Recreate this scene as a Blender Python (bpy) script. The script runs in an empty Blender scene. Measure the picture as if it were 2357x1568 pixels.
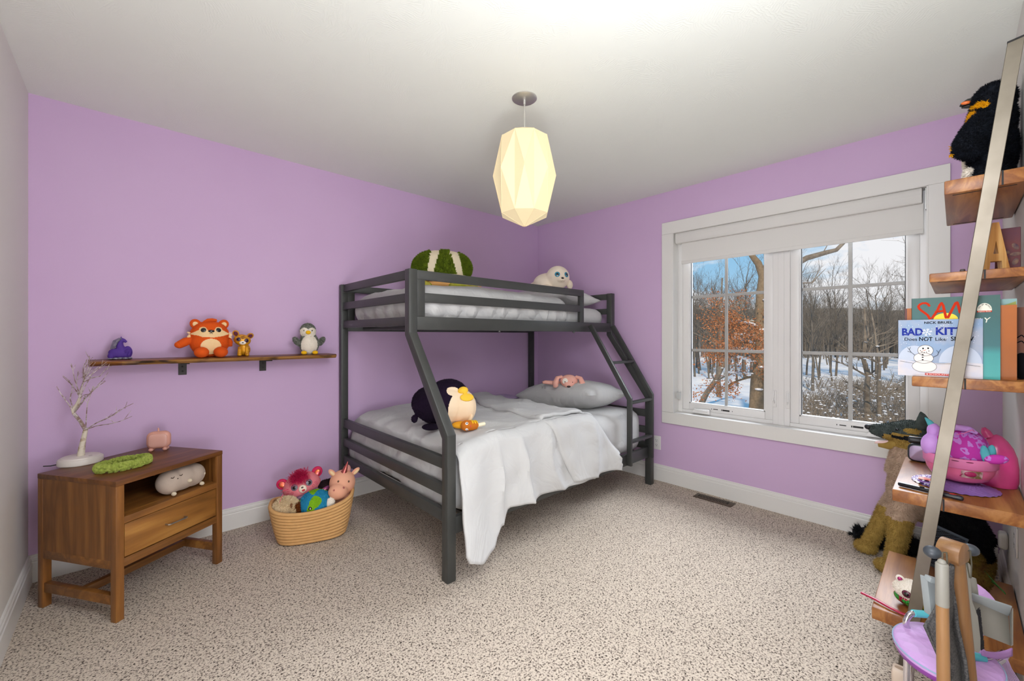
import bpy, bmesh, math, random
from mathutils import Vector, Matrix, Euler, noise
from math import pi, sin, cos, sqrt, radians as rad

random.seed(11)
SC = bpy.context.scene
C = SC.collection
V = Vector
OFF = {}

# ------------------------------------------------------------------ colours and materials
def lin(c):
    return c / 12.92 if c <= .04045 else ((c + .055) / 1.055) ** 2.4

def rgb(h):
    h = h.lstrip('#')
    return tuple(lin(int(h[i:i + 2], 16) / 255) for i in (0, 2, 4)) + (1,)

def new_mat(name):
    m = bpy.data.materials.new(name)
    m.use_nodes = True
    nt = m.node_tree
    b = nt.nodes['Principled BSDF']
    return m, nt, b

def nd(nt, t, **k):
    n = nt.nodes.new(t)
    for a, v in k.items():
        if a in n.inputs:
            n.inputs[a].default_value = v
        else:
            setattr(n, a, v)
    return n

def coords(nt, scale=(1, 1, 1), rot=(0, 0, 0), kind='Object'):
    tc = nd(nt, 'ShaderNodeTexCoord')
    mp = nd(nt, 'ShaderNodeMapping')
    mp.inputs['Scale'].default_value = scale
    mp.inputs['Rotation'].default_value = rot
    nt.links.new(tc.outputs[kind], mp.inputs['Vector'])
    return mp.outputs['Vector']

def add_bump(nt, b, height, strength, dist=.01):
    bp = nd(nt, 'ShaderNodeBump')
    bp.inputs['Strength'].default_value = strength
    bp.inputs['Distance'].default_value = dist
    nt.links.new(height, bp.inputs['Height'])
    nt.links.new(bp.outputs['Normal'], b.inputs['Normal'])

def mat(name, col, rough=.6, metal=0, col2=None, vs=15, lo=.35, hi=.65, bump=0, bs=150, bdist=.004, sheen=0, emis=0, spec=.5, trans=0, alpha=1, coat=0, stretch=(1, 1, 1)):
    m, nt, b = new_mat(name)
    b.inputs['Base Color'].default_value = rgb(col)
    b.inputs['Roughness'].default_value = rough
    b.inputs['Metallic'].default_value = metal
    b.inputs['Specular IOR Level'].default_value = spec
    b.inputs['Coat Weight'].default_value = coat
    if sheen:
        b.inputs['Sheen Weight'].default_value = sheen
        b.inputs['Sheen Tint'].default_value = rgb(col)
    if trans:
        b.inputs['Transmission Weight'].default_value = trans
    if alpha < 1:
        b.inputs['Alpha'].default_value = alpha
    if emis:
        b.inputs['Emission Color'].default_value = rgb(col)
        b.inputs['Emission Strength'].default_value = emis
    if col2:
        n = nd(nt, 'ShaderNodeTexNoise', Scale=vs, Detail=4.0)
        nt.links.new(coords(nt, stretch), n.inputs['Vector'])
        r = nd(nt, 'ShaderNodeValToRGB')
        r.color_ramp.elements[0].position = lo
        r.color_ramp.elements[0].color = rgb(col)
        r.color_ramp.elements[1].position = hi
        r.color_ramp.elements[1].color = rgb(col2)
        nt.links.new(n.outputs['Fac'], r.inputs['Fac'])
        nt.links.new(r.outputs['Color'], b.inputs['Base Color'])
    if bump:
        n = nd(nt, 'ShaderNodeTexNoise', Scale=bs, Detail=5.0)
        nt.links.new(coords(nt, stretch), n.inputs['Vector'])
        add_bump(nt, b, n.outputs['Fac'], bump, bdist)
    return m

def wood(name, c1, c2, c3, grain='x', ring=9, rough=.42, freq=7, off=0):
    """grain runs along the axis; ring scale across it"""
    m, nt, b = new_mat(name)
    sc = {'x': (.09, 1, 1), 'y': (1, .09, 1), 'z': (1, 1, .09)}[grain]
    v = coords(nt, sc)
    if off:
        ad = nd(nt, 'ShaderNodeVectorMath', operation='ADD')
        ad.inputs[1].default_value = (off, off * .7, off * 1.3)
        nt.links.new(v, ad.inputs[0])
        v = ad.outputs[0]
    n1 = nd(nt, 'ShaderNodeTexNoise', Scale=ring, Detail=3.0, Distortion=1.2)
    nt.links.new(v, n1.inputs['Vector'])
    mul = nd(nt, 'ShaderNodeMath', operation='MULTIPLY')
    mul.inputs[1].default_value = freq
    nt.links.new(n1.outputs['Fac'], mul.inputs[0])
    fr = nd(nt, 'ShaderNodeMath', operation='PINGPONG')
    fr.inputs[1].default_value = 1
    nt.links.new(mul.outputs[0], fr.inputs[0])
    n2 = nd(nt, 'ShaderNodeTexNoise', Scale=ring * 14, Detail=4.0)
    nt.links.new(v, n2.inputs['Vector'])
    mx = nd(nt, 'ShaderNodeMath', operation='MULTIPLY_ADD')
    mx.inputs[1].default_value = .35
    nt.links.new(n2.outputs['Fac'], mx.inputs[0])
    sc2 = nd(nt, 'ShaderNodeMath', operation='MULTIPLY')
    sc2.inputs[1].default_value = .75
    nt.links.new(fr.outputs[0], sc2.inputs[0])
    nt.links.new(sc2.outputs[0], mx.inputs[2])
    r = nd(nt, 'ShaderNodeValToRGB')
    e = r.color_ramp.elements
    e[0].position = .15
    e[0].color = rgb(c1)
    e[1].position = .9
    e[1].color = rgb(c3)
    k = e.new(.55)
    k.color = rgb(c2)
    nt.links.new(mx.outputs[0], r.inputs['Fac'])
    nt.links.new(r.outputs['Color'], b.inputs['Base Color'])
    b.inputs['Roughness'].default_value = rough
    add_bump(nt, b, mx.outputs[0], .12, .002)
    return m

# ------------------------------------------------------------------ objects
def tag(o, label=None, cat=None, group=None, kind=None):
    if label:
        o['label'] = label
    if cat:
        o['category'] = cat
    if group:
        o['group'] = group
    if kind:
        o['kind'] = kind
    return o

def thing(name, label, cat, loc=(0, 0, 0), rz=0, group=None, world=False, rot=None, scale=1):
    o = bpy.data.objects.new(name, None)
    o.empty_display_size = .05
    o.location = loc
    o.rotation_euler = rot if rot else (0, 0, rz)
    o.scale = (scale,) * 3
    C.objects.link(o)
    OFF[o.name] = V(loc) if world else V((0, 0, 0))
    return tag(o, label, cat, group)

def part(name, bm, mats, parent=None, smooth=40, label=None, kind=None):
    """link a bmesh as one mesh object; smooth = crease angle in degrees (0 flat)"""
    if not isinstance(mats, (list, tuple)):
        mats = [mats]
    loc = V((0, 0, 0))
    if parent is not None:
        off = OFF.get(parent.name, V((0, 0, 0)))
        if off.length:
            bmesh.ops.translate(bm, verts=bm.verts, vec=-off)
    else:
        xs = [v.co for v in bm.verts]
        loc = V(((min(v.x for v in xs) + max(v.x for v in xs)) / 2, (min(v.y for v in xs) + max(v.y for v in xs)) / 2, min(v.z for v in xs)))
        bmesh.ops.translate(bm, verts=bm.verts, vec=-loc)
    if smooth:
        a = rad(smooth)
        for f in bm.faces:
            f.smooth = True
        for e in bm.edges:
            if len(e.link_faces) == 2:
                e.smooth = e.calc_face_angle(0) < a
    me = bpy.data.meshes.new(name)
    bm.to_mesh(me)
    bm.free()
    for m in mats:
        me.materials.append(m)
    o = bpy.data.objects.new(name, me)
    C.objects.link(o)
    o.location = loc
    if parent is not None:
        o.parent = parent
        OFF[o.name] = OFF.get(parent.name, V((0, 0, 0)))
    if label:
        o['label'] = label
    if kind:
        o['kind'] = kind
    return o

def single(name, bm, mats, label, cat, group=None, smooth=40, kind=None):
    return tag(part(name, bm, mats, None, smooth), label, cat, group, kind)

def struct(name, bm, mats, parent=None, smooth=30):
    o = part(name, bm, mats, parent, smooth)
    if parent is None:
        o['kind'] = 'structure'
    return o

def dup(root, loc, rz=0, label=None, group=None, scale=None):
    r = root.copy()
    C.objects.link(r)
    r.location = loc
    r.rotation_euler = (0, 0, rz)
    if scale:
        r.scale = scale
    if label:
        r['label'] = label
    if group:
        r['group'] = group
    for ch in list(root.children):
        c = ch.copy()
        C.objects.link(c)
        c.parent = r
        for g in ch.children:
            d = g.copy()
            C.objects.link(d)
            d.parent = c
    return r

# ------------------------------------------------------------------ shapes
NB = bmesh.new

def join(bm, t, M=None, mi=0):
    if M is not None:
        t.transform(M)
    for f in t.faces:
        f.material_index = mi
    me = bpy.data.meshes.new('t')
    t.to_mesh(me)
    bm.from_mesh(me)
    bpy.data.meshes.remove(me)
    t.free()

def T(x, y=0, z=0):
    return Matrix.Translation((x, y, z))

def R(a, ax):
    return Matrix.Rotation(rad(a), 4, ax)

def box(bm, lo, hi, bev=0, seg=2, M=None, mi=0):
    t = NB()
    bmesh.ops.create_cube(t, size=1)
    s = [hi[i] - lo[i] for i in range(3)]
    for v in t.verts:
        v.co = V([(lo[i] + hi[i]) / 2 + v.co[i] * s[i] for i in range(3)])
    if bev:
        bmesh.ops.bevel(t, geom=list(t.edges), offset=min(bev, min(abs(q) for q in s) * .49), segments=seg, profile=.5, affect='EDGES')
    join(bm, t, M, mi)

def beam(bm, p0, p1, w, d, up=(0, 0, 1), bev=0, mi=0):
    p0, p1 = V(p0), V(p1)
    z = (p1 - p0)
    L = z.length
    z.normalize()
    x = V(up).cross(z)
    if x.length < 1e-4:
        x = V((1, 0, 0))
    x.normalize()
    y = z.cross(x)
    M = Matrix.Translation(p0) @ Matrix((x, y, z)).transposed().to_4x4()
    box(bm, (-w / 2, -d / 2, 0), (w / 2, d / 2, L), bev, 2, M, mi)

def ell(bm, c, r, rot=(0, 0, 0), seg=20, mi=0):
    t = NB()
    bmesh.ops.create_uvsphere(t, u_segments=seg, v_segments=max(6, seg * 2 // 3), radius=1)
    if not hasattr(r, '__len__'):
        r = (r, r, r)
    M = Matrix.Translation(c) @ Euler([rad(a) for a in rot]).to_matrix().to_4x4() @ Matrix.Diagonal((*r, 1))
    join(bm, t, M, mi)

def cyl(bm, p0, p1, r0, r1=None, seg=20, mi=0, bev=0):
    p0, p1 = V(p0), V(p1)
    d = p1 - p0
    t = NB()
    bmesh.ops.create_cone(t, cap_ends=True, segments=seg, radius1=r0, radius2=r0 if r1 is None else r1, depth=d.length)
    if bev:
        es = [e for e in t.edges if len(e.link_faces) == 2 and abs(e.calc_face_angle(0)) > .9]
        bmesh.ops.bevel(t, geom=es, offset=bev, segments=3, profile=.5, affect='EDGES')
    M = Matrix.Translation((p0 + p1) / 2) @ d.to_track_quat('Z', 'Y').to_matrix().to_4x4()
    join(bm, t, M, mi)

def tube(bm, pts, r, seg=10, mi=0, closed=False, flat=1):
    pts = [V(p) for p in pts]
    n = len(pts)
    rs = r if hasattr(r, '__len__') else [r] * n
    t = NB()
    rings = []
    nrm = None
    for i in range(n):
        if closed:
            d = pts[(i + 1) % n] - pts[i - 1]
        else:
            d = pts[min(i + 1, n - 1)] - pts[max(i - 1, 0)]
        d.normalize()
        if nrm is None:
            nrm = d.orthogonal().normalized()
            if abs(d.z) < .95:
                nrm = V((0, 0, 1)) - d * d.z
                nrm.normalize()
        else:
            nrm = nrm - d * nrm.dot(d)
            nrm.normalize()
        bi = d.cross(nrm)
        rings.append([t.verts.new(pts[i] + (nrm * cos(2 * pi * k / seg) * flat + bi * sin(2 * pi * k / seg)) * rs[i]) for k in range(seg)])
    for i in range(n if closed else n - 1):
        a, b = rings[i], rings[(i + 1) % n]
        for k in range(seg):
            t.faces.new((a[k], a[(k + 1) % seg], b[(k + 1) % seg], b[k]))
    if not closed:
        t.faces.new(rings[0][::-1])
        t.faces.new(rings[-1])
    bmesh.ops.recalc_face_normals(t, faces=t.faces)
    join(bm, t, None, mi)

def lathe(bm, prof, M=None, seg=32, mi=0, sx=1, sy=1):
    t = NB()
    rings = []
    for r, z in prof:
        if r < 1e-6:
            rings.append([t.verts.new((0, 0, z))])
        else:
            rings.append([t.verts.new((r * sx * cos(2 * pi * k / seg), r * sy * sin(2 * pi * k / seg), z)) for k in range(seg)])
    for a, b in zip(rings, rings[1:]):
        for k in range(seg):
            q = [a[k % len(a)], a[(k + 1) % len(a)], b[(k + 1) % len(b)], b[k % len(b)]]
            u = []
            for v in q:
                if v not in u:
                    u.append(v)
            if len(u) > 2:
                t.faces.new(u)
    bmesh.ops.recalc_face_normals(t, faces=t.faces)
    join(bm, t, M, mi)

def prism(bm, pts, z0, z1, M=None, bev=0, mi=0, seg=2):
    t = NB()
    a = [t.verts.new((p[0], p[1], z0)) for p in pts]
    b = [t.verts.new((p[0], p[1], z1)) for p in pts]
    n = len(pts)
    t.faces.new(a[::-1])
    t.faces.new(b)
    for i in range(n):
        t.faces.new((a[i], a[(i + 1) % n], b[(i + 1) % n], b[i]))
    bmesh.ops.recalc_face_normals(t, faces=t.faces)
    if bev:
        bmesh.ops.bevel(t, geom=list(t.edges), offset=bev, segments=seg, profile=.5, affect='EDGES')
    join(bm, t, M, mi)

def grid(bm, fn, nu, nv, cu=False, cv=False, mi=0, M=None):
    t = NB()
    vs = [[t.verts.new(fn(u / nu, v / nv)) for v in range(nv if cv else nv + 1)] for u in range(nu if cu else nu + 1)]
    for u in range(nu):
        for v in range(nv):
            a, b = vs[u], vs[(u + 1) % len(vs)]
            v2 = (v + 1) % len(a)
            try:
                t.faces.new((a[v], b[v], b[v2], a[v2]))
            except ValueError:
                pass
    join(bm, t, M, mi)

def rbox(bm, lo, hi, r, n=10, disp=None, mi=0, M=None):
    """soft box: rounded with radius r (scalar or xyz), subdivided, optional displacement fn(co)->co"""
    t = NB()
    bmesh.ops.create_cube(t, size=2)
    bmesh.ops.subdivide_edges(t, edges=list(t.edges), cuts=n, use_grid_fill=True)
    c = V([(lo[i] + hi[i]) / 2 for i in range(3)])
    h = V([(hi[i] - lo[i]) / 2 for i in range(3)])
    r3 = r if hasattr(r, '__len__') else (r, r, r)
    for v in t.verts:
        p = V([v.co[i] * h[i] for i in range(3)])
        q = V([max(-(h[i] - r3[i]), min(h[i] - r3[i], p[i])) for i in range(3)])
        d = V([(p[i] - q[i]) / r3[i] for i in range(3)])
        if d.length > 1e-6:
            d.normalize()
            p = q + V([d[i] * r3[i] for i in range(3)])
        v.co = c + p
        if disp:
            v.co = disp(v.co.copy())
    join(bm, t, M, mi)

def mesh_of(o):
    dg = bpy.context.evaluated_depsgraph_get()
    return bpy.data.meshes.new_from_object(o.evaluated_get(dg))

def fuse(bm, vox=.006, sm=4, fac=.5):
    """melt overlapping shapes into one continuous skin"""
    me = bpy.data.meshes.new('f')
    bm.to_mesh(me)
    bm.free()
    o = bpy.data.objects.new('f', me)
    C.objects.link(o)
    m = o.modifiers.new('r', 'REMESH')
    m.mode = 'VOXEL'
    m.voxel_size = vox
    s = o.modifiers.new('s', 'SMOOTH')
    s.factor = fac
    s.iterations = sm
    r = mesh_of(o)
    bpy.data.objects.remove(o)
    bpy.data.meshes.remove(me)
    b = NB()
    b.from_mesh(r)
    bpy.data.meshes.remove(r)
    return b

def paint(bm, fn):
    for f in bm.faces:
        f.material_index = fn(f.calc_center_median())

def fur(bm, n, ln, w=None, jit=.5, lean=(0, 0, 0), keep=None):
    """fine tufts of pile standing on the skin, same material as the skin under them"""
    w = w or ln * .22
    fs = [f for f in bm.faces if keep is None or keep(f.calc_center_median())]
    if not fs:
        return
    ar = [f.calc_area() for f in fs]
    pick = random.choices(range(len(fs)), ar, k=n)
    new = []
    for i in pick:
        f = fs[i]
        vs = f.verts
        a = [random.random() + .01 for _ in vs]
        s = sum(a)
        p = sum((v.co * (q / s) for v, q in zip(vs, a)), V((0, 0, 0)))
        nn = (f.normal + V([random.uniform(-jit, jit) for _ in range(3)]) + V(lean)).normalized()
        sd = nn.orthogonal()
        sd.rotate(Matrix.Rotation(random.uniform(0, 6.28), 3, nn))
        L = ln * random.uniform(.6, 1.25)
        new.append((p - sd * w, p + sd * w, p + nn * L, f.material_index))
    for a, b, c, mi in new:
        f = bm.faces.new((bm.verts.new(a), bm.verts.new(b), bm.verts.new(c)))
        f.material_index = mi

def snap(bm, p, d, lift=0):
    """point where a ray from p along d meets the skin"""
    from mathutils.bvhtree import BVHTree
    h = BVHTree.FromBMesh(bm).ray_cast(V(p), V(d).normalized())
    if h[0] is None:
        return V(p), -V(d).normalized()
    return h[0] + h[1] * lift, h[1]

def disc_on(bm, p, nrm, rx, ry, th=.003, mi=0, seg=18, roll=0):
    """a flattened dome lying on a surface"""
    nrm = V(nrm).normalized()
    x = V((0, 0, 1)).cross(nrm)
    if x.length < 1e-3:
        x = V((1, 0, 0))
    x.normalize()
    y = nrm.cross(x)
    M = Matrix.Translation(p) @ Matrix((x, y, nrm)).transposed().to_4x4() @ Matrix.Rotation(rad(roll), 4, 'Z') @ Matrix.Diagonal((rx, ry, th, 1))
    t = NB()
    bmesh.ops.create_uvsphere(t, u_segments=seg, v_segments=8, radius=1)
    join(bm, t, M, mi)

def text_bm(s, size, ext=.0004, align='CENTER', sx=1, sh=0, bold=0):
    cu = bpy.data.curves.new('t', 'FONT')
    cu.body = s
    cu.size = size
    cu.extrude = ext
    cu.align_x = align
    cu.align_y = 'CENTER'
    cu.shear = sh
    cu.offset = bold
    cu.resolution_u = 3
    o = bpy.data.objects.new('t', cu)
    C.objects.link(o)
    bpy.context.view_layer.update()
    me = mesh_of(o)
    bpy.data.objects.remove(o)
    b = NB()
    b.from_mesh(me)
    bpy.data.meshes.remove(me)
    if sx != 1:
        b.transform(Matrix.Diagonal((sx, 1, 1, 1)))
    return b

def nz(p, s):
    return noise.noise(V(p) * s)
# ------------------------------------------------------------------ camera, world, lights
LX, LY, H = 3.68, -3.315, 2.44
cam = bpy.data.cameras.new('camera')
cam.sensor_width = 36
cam.lens = 952.35 / 2357 * 36
cam.shift_y = -10.74 / 2357
cam.clip_start = .02
cam.clip_end = 600
co = bpy.data.objects.new('camera', cam)
CAM = V((.3545, -3.1472, 1.2304))
co.location = CAM
co.rotation_euler = (pi / 2, 0, rad(46.965 - 90))
C.objects.link(co)
SC.camera = co
FW = V((cos(rad(46.965)), sin(rad(46.965)), 0))
RT = V((FW.y, -FW.x, 0))

SC.view_settings.view_transform = 'Standard'
SC.view_settings.look = 'None'
SC.view_settings.gamma = 1
SC.view_settings.exposure = 0
SC.cycles.use_denoising = True
SC.cycles.use_adaptive_sampling = True
SC.cycles.adaptive_threshold = .025
SC.cycles.max_bounces = 10
SC.cycles.diffuse_bounces = 6
SC.cycles.transparent_max_bounces = 16
SC.cycles.sample_clamp_indirect = 6

w = bpy.data.worlds.new('sky')
SC.world = w
w.use_nodes = True
nt = w.node_tree
bg = nt.nodes['Background']
tc = nd(nt, 'ShaderNodeTexCoord')
sep = nd(nt, 'ShaderNodeSeparateXYZ')
nt.links.new(tc.outputs['Generated'], sep.inputs[0])
r = nd(nt, 'ShaderNodeValToRGB')
r.color_ramp.elements[0].position = 0
r.color_ramp.elements[0].color = rgb('#b4d6ee')
r.color_ramp.elements[1].position = .22
r.color_ramp.elements[1].color = rgb('#86bfe6')
k = r.color_ramp.elements.new(.9)
k.color = rgb('#5d9ed6')
nt.links.new(sep.outputs['Z'], r.inputs['Fac'])
mp = nd(nt, 'ShaderNodeMapping')
mp.inputs['Scale'].default_value = (1, 1, 2.6)
mp.inputs['Location'].default_value = (2.3, 2.0, .2)
nt.links.new(tc.outputs['Generated'], mp.inputs['Vector'])
n1 = nd(nt, 'ShaderNodeTexNoise', Scale=3.6, Detail=7.0, Roughness=.55)
nt.links.new(mp.outputs['Vector'], n1.inputs['Vector'])
zz = nd(nt, 'ShaderNodeMath', operation='MULTIPLY_ADD')
zz.inputs[1].default_value = -.75
nt.links.new(sep.outputs['Z'], zz.inputs[0])
nt.links.new(n1.outputs['Fac'], zz.inputs[2])
cr = nd(nt, 'ShaderNodeValToRGB')
cr.color_ramp.elements[0].position = .36
cr.color_ramp.elements[0].color = (0, 0, 0, 1)
cr.color_ramp.elements[1].position = .46
nt.links.new(zz.outputs[0], cr.inputs['Fac'])
mx = nd(nt, 'ShaderNodeMix', data_type='RGBA')
nt.links.new(cr.outputs['Color'], mx.inputs[0])
nt.links.new(r.outputs['Color'], mx.inputs[6])
mx.inputs[7].default_value = rgb('#f3f3f6')
nt.links.new(mx.outputs[2], bg.inputs['Color'])
bg.inputs['Strength'].default_value = 1.0

def light(name, kind, loc, energy, col, **k):
    l = bpy.data.lights.new(name, kind)
    l.energy = energy
    l.color = rgb(col)[:3]
    tgt = k.pop('aim', None)
    for a, b in k.items():
        setattr(l, a, b)
    o = bpy.data.objects.new(name, l)
    o.location = loc
    if tgt is not None:
        o.rotation_euler = (V(tgt) - V(loc)).to_track_quat('-Z', 'Y').to_euler()
    C.objects.link(o)
    return o

light('sun', 'SUN', (0, 0, 30), 3.6, '#ffe9c8', aim=(14, 6, 17), angle=rad(3))
light('daylight', 'AREA', (6.6, -2.5, 3.9), 520, '#f4f8ff', aim=(1.3, -1.5, .3), shape='RECTANGLE', size=3.4, size_y=2.2)
light('fill_lamp_high', 'POINT', (1.06, -2.96, 1.93), 54, '#f3f6ff', shadow_soft_size=.28)  # unseen fill lamp added near the camera to brighten the room
light('fill_lamp_low', 'POINT', (.70, -2.98, .60), 36, '#f3f6ff', shadow_soft_size=.2)  # second unseen fill, added low to lift the ceiling and upper walls

# ------------------------------------------------------------------ room shell
def paint_wall(name, col, col2, bump=.08):
    return mat(name, col, .75, 0, col2, vs=1.6, lo=.3, hi=.7, bump=bump, bs=260, bdist=.002, spec=.25)

purple = paint_wall('purple_paint', '#cbaed0', '#c8aacd')
white_paint = paint_wall('warm_white_paint', '#d9d6d0', '#d6d3cc')
trim_white = mat('white_trim_paint', '#dcdad6', .38, spec=.4)
vinyl = mat('white_vinyl', '#dedcda', .32)

ceil_m, nt, b = new_mat('textured_ceiling_paint')
b.inputs['Base Color'].default_value = rgb('#e7eae2')
b.inputs['Roughness'].default_value = .85
b.inputs['Specular IOR Level'].default_value = .2
v = coords(nt)
wn = nd(nt, 'ShaderNodeTexNoise', Scale=9, Detail=2.0)
nt.links.new(v, wn.inputs['Vector'])
mixv = nd(nt, 'ShaderNodeMix', data_type='RGBA')
mixv.inputs[0].default_value = .16
nt.links.new(v, mixv.inputs[6])
nt.links.new(wn.outputs['Color'], mixv.inputs[7])
vo = nd(nt, 'ShaderNodeTexVoronoi', Scale=13)
nt.links.new(mixv.outputs[2], vo.inputs['Vector'])
wv = nd(nt, 'ShaderNodeTexWave', Scale=30, Distortion=7, Detail=2.0)
rt_ = nd(nt, 'ShaderNodeVectorRotate')
rt_.rotation_type = 'Z_AXIS'
nt.links.new(v, rt_.inputs['Vector'])
mm = nd(nt, 'ShaderNodeMath', operation='MULTIPLY')
mm.inputs[1].default_value = 6.28
sepc = nd(nt, 'ShaderNodeSeparateColor')
nt.links.new(vo.outputs['Color'], sepc.inputs[0])
nt.links.new(sepc.outputs[0], mm.inputs[0])
nt.links.new(mm.outputs[0], rt_.inputs['Angle'])
nt.links.new(rt_.outputs[0], wv.inputs['Vector'])
pw = nd(nt, 'ShaderNodeMath', operation='POWER')
pw.inputs[1].default_value = 5
nt.links.new(wv.outputs['Fac'], pw.inputs[0])
pn = nd(nt, 'ShaderNodeTexNoise', Scale=5, Detail=3.0)
nt.links.new(v, pn.inputs['Vector'])
pr = nd(nt, 'ShaderNodeValToRGB')
pr.color_ramp.elements[0].position = .45
pr.color_ramp.elements[1].position = .62
nt.links.new(pn.outputs['Fac'], pr.inputs['Fac'])
m2 = nd(nt, 'ShaderNodeMath', operation='MULTIPLY')
nt.links.new(pw.outputs[0], m2.inputs[0])
nt.links.new(pr.outputs['Color'], m2.inputs[1])
add_bump(nt, b, m2.outputs[0], .15, .005)

carpet, nt, b = new_mat('speckled_carpet')
b.inputs['Roughness'].default_value = .95
b.inputs['Specular IOR Level'].default_value = .1
v = coords(nt)
n1 = nd(nt, 'ShaderNodeTexNoise', Scale=135, Detail=5.0, Roughness=.72)
nt.links.new(v, n1.inputs['Vector'])
r = nd(nt, 'ShaderNodeValToRGB')
e = r.color_ramp.elements
e[0].position = .385
e[0].color = rgb('#2c2520')
e[1].position = .56
e[1].color = rgb('#dacdbd')
k = e.new(.43)
k.color = rgb('#93857a')
k = e.new(.485)
k.color = rgb('#cbbeae')
nt.links.new(n1.outputs['Fac'], r.inputs['Fac'])
nt.links.new(r.outputs['Color'], b.inputs['Base Color'])
n2 = nd(nt, 'ShaderNodeTexNoise', Scale=170, Detail=3.0)
nt.links.new(v, n2.inputs['Vector'])
ad = nd(nt, 'ShaderNodeMath', operation='ADD')
nt.links.new(n1.outputs['Fac'], ad.inputs[0])
nt.links.new(n2.outputs['Fac'], ad.inputs[1])
add_bump(nt, b, ad.outputs[0], .55, .012)

W = .16
bm = NB(); box(bm, (-W, LY - W, -.12), (LX + W, W, 0)); struct('floor', bm, carpet)
bm = NB(); box(bm, (-W, LY - W, H), (LX + W, W, H + .12)); struct('ceiling', bm, ceil_m)
bm = NB(); box(bm, (-W, 0, 0), (LX + W, W, H)); struct('wall_back', bm, purple)
bm = NB(); box(bm, (-W, LY - W, 0), (0, 0, H)); struct('wall_left', bm, white_paint)
bm = NB(); box(bm, (0, LY - W, 0), (LX + W, LY, H)); struct('wall_front', bm, white_paint)
WY0, WY1, WZ0, WZ1 = -3.04, -1.552, .592, 2.082
bm = NB()
box(bm, (LX, WY1, 0), (LX + W, 0, H))
box(bm, (LX, LY, 0), (LX + W, WY0, H))
box(bm, (LX, WY0, 0), (LX + W, WY1, WZ0))
box(bm, (LX, WY0, WZ1), (LX + W, WY1, H))
struct('wall_right', bm, purple)

def baseboard(name, p0, p1, inward):
    """colonial profile swept along a wall"""
    pr = [(0, 0), (.015, 0), (.015, .098), (.013, .1015), (.0105, .1035), (.0125, .106), (.0125, .113), (.0115, .119), (.008, .1245), (.0062, .127), (.0085, .1285), (.0085, .1325), (.0065, .136), (0, .136)]
    d = V(p1) - V(p0)
    M = Matrix.Translation(p0) @ Matrix((V(inward), V((0, 0, 1)), d.normalized())).transposed().to_4x4()
    bm = NB()
    prism(bm, pr, 0, d.length, M)
    return struct(name, bm, trim_white, None, 20)

baseboard('baseboard_back', (0, 0, 0), (LX, 0, 0), (0, -1, 0))
baseboard('baseboard_right', (LX, -.015, 0), (LX, LY + .015, 0), (-1, 0, 0))
baseboard('baseboard_left', (0, -.015, 0), (0, LY + .015, 0), (1, 0, 0))
baseboard('baseboard_front', (0.015, LY, 0), (LX - .015, LY, 0), (0, 1, 0))

# ------------------------------------------------------------------ window
grey_bar = mat('grey_grille', '#a9a7a3', .4)
glass, nt, b = new_mat('window_glass')
out = nt.nodes['Material Output']
tr = nd(nt, 'ShaderNodeBsdfTransparent')
gl = nd(nt, 'ShaderNodeBsdfGlossy', Roughness=.0)
ms = nd(nt, 'ShaderNodeMixShader')
ms.inputs[0].default_value = 0
nt.links.new(tr.outputs[0], ms.inputs[1])
nt.links.new(gl.outputs[0], ms.inputs[2])
nt.links.new(ms.outputs[0], out.inputs['Surface'])
dark_gasket = mat('dark_gasket', '#3a3d40', .6)
ink = mat('black_print', '#23211f', .6)

win = tag(bpy.data.objects.new('window_1', None), kind='structure')
win.location = (LX, -2.296, .5)
C.objects.link(win)
OFF[win.name] = V(win.location)
bm = NB()
cx0, cx1 = LX - .019, LX
box(bm, (cx0, -3.13, WZ1 - .002), (cx1, -1.457, 2.179), .0015, 1)
box(bm, (cx0, -3.13, .5), (cx1, -1.457, WZ0 + .002), .0015, 1)
box(bm, (cx0, -3.13, WZ0 + .0022), (cx1, WY0 - .003, WZ1 - .0022), .0015, 1)
box(bm, (cx0, WY1 + .003, WZ0 + .0022), (cx1, -1.457, WZ1 - .0022), .0015, 1)
part('casing', bm, trim_white, win)
bm = NB()
jx = LX + .15
for lo, hi in (((cx0 + .002, WY0 - .004, WZ0 - .01), (jx, WY1 + .004, WZ0 + .004)), ((cx0 + .002, WY0 - .004, WZ1 - .004), (jx, WY1 + .004, WZ1 + .01)),
               ((cx0 + .002, WY0 - .01, WZ0), (jx, WY0 + .004, WZ1)), ((cx0 + .002, WY1 - .004, WZ0), (jx, WY1 + .01, WZ1))):
    box(bm, lo, hi)
part('jamb', bm, trim_white, win)
# main frame with a middle post between the two casements
SX = LX + .075
bm = NB()
YA0, YA1 = -2.252, -1.592       # far-left casement (seen on the left)
YB0, YB1 = -3.006, -2.358       # right casement
box(bm, (SX, YB1, WZ0 + .004), (SX + .07, YA0, WZ1 - .004), .002, 1)
box(bm, (SX - .004, YB1 + .035, WZ0 + .004), (SX, YA0 - .035, WZ1 - .004), .001, 1)
box(bm, (SX, YA1, WZ0 + .004), (SX + .07, WY1 - .004, WZ1 - .004), .002, 1)
box(bm, (SX, WY0 + .004, WZ0 + .004), (SX + .07, YB0, WZ1 - .004), .002, 1)
box(bm, (SX, YB0, WZ0 + .004), (SX + .07, YB1, WZ0 + .03), .002, 1)
box(bm, (SX, YA0, WZ0 + .004), (SX + .07, YA1, WZ0 + .03), .002, 1)
box(bm, (SX, YB0, WZ1 - .03), (SX + .07, YB1, WZ1 - .004), .002, 1)
box(bm, (SX, YA0, WZ1 - .03), (SX + .07, YA1, WZ1 - .004), .002, 1)
part('frame', bm, vinyl, win)
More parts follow.
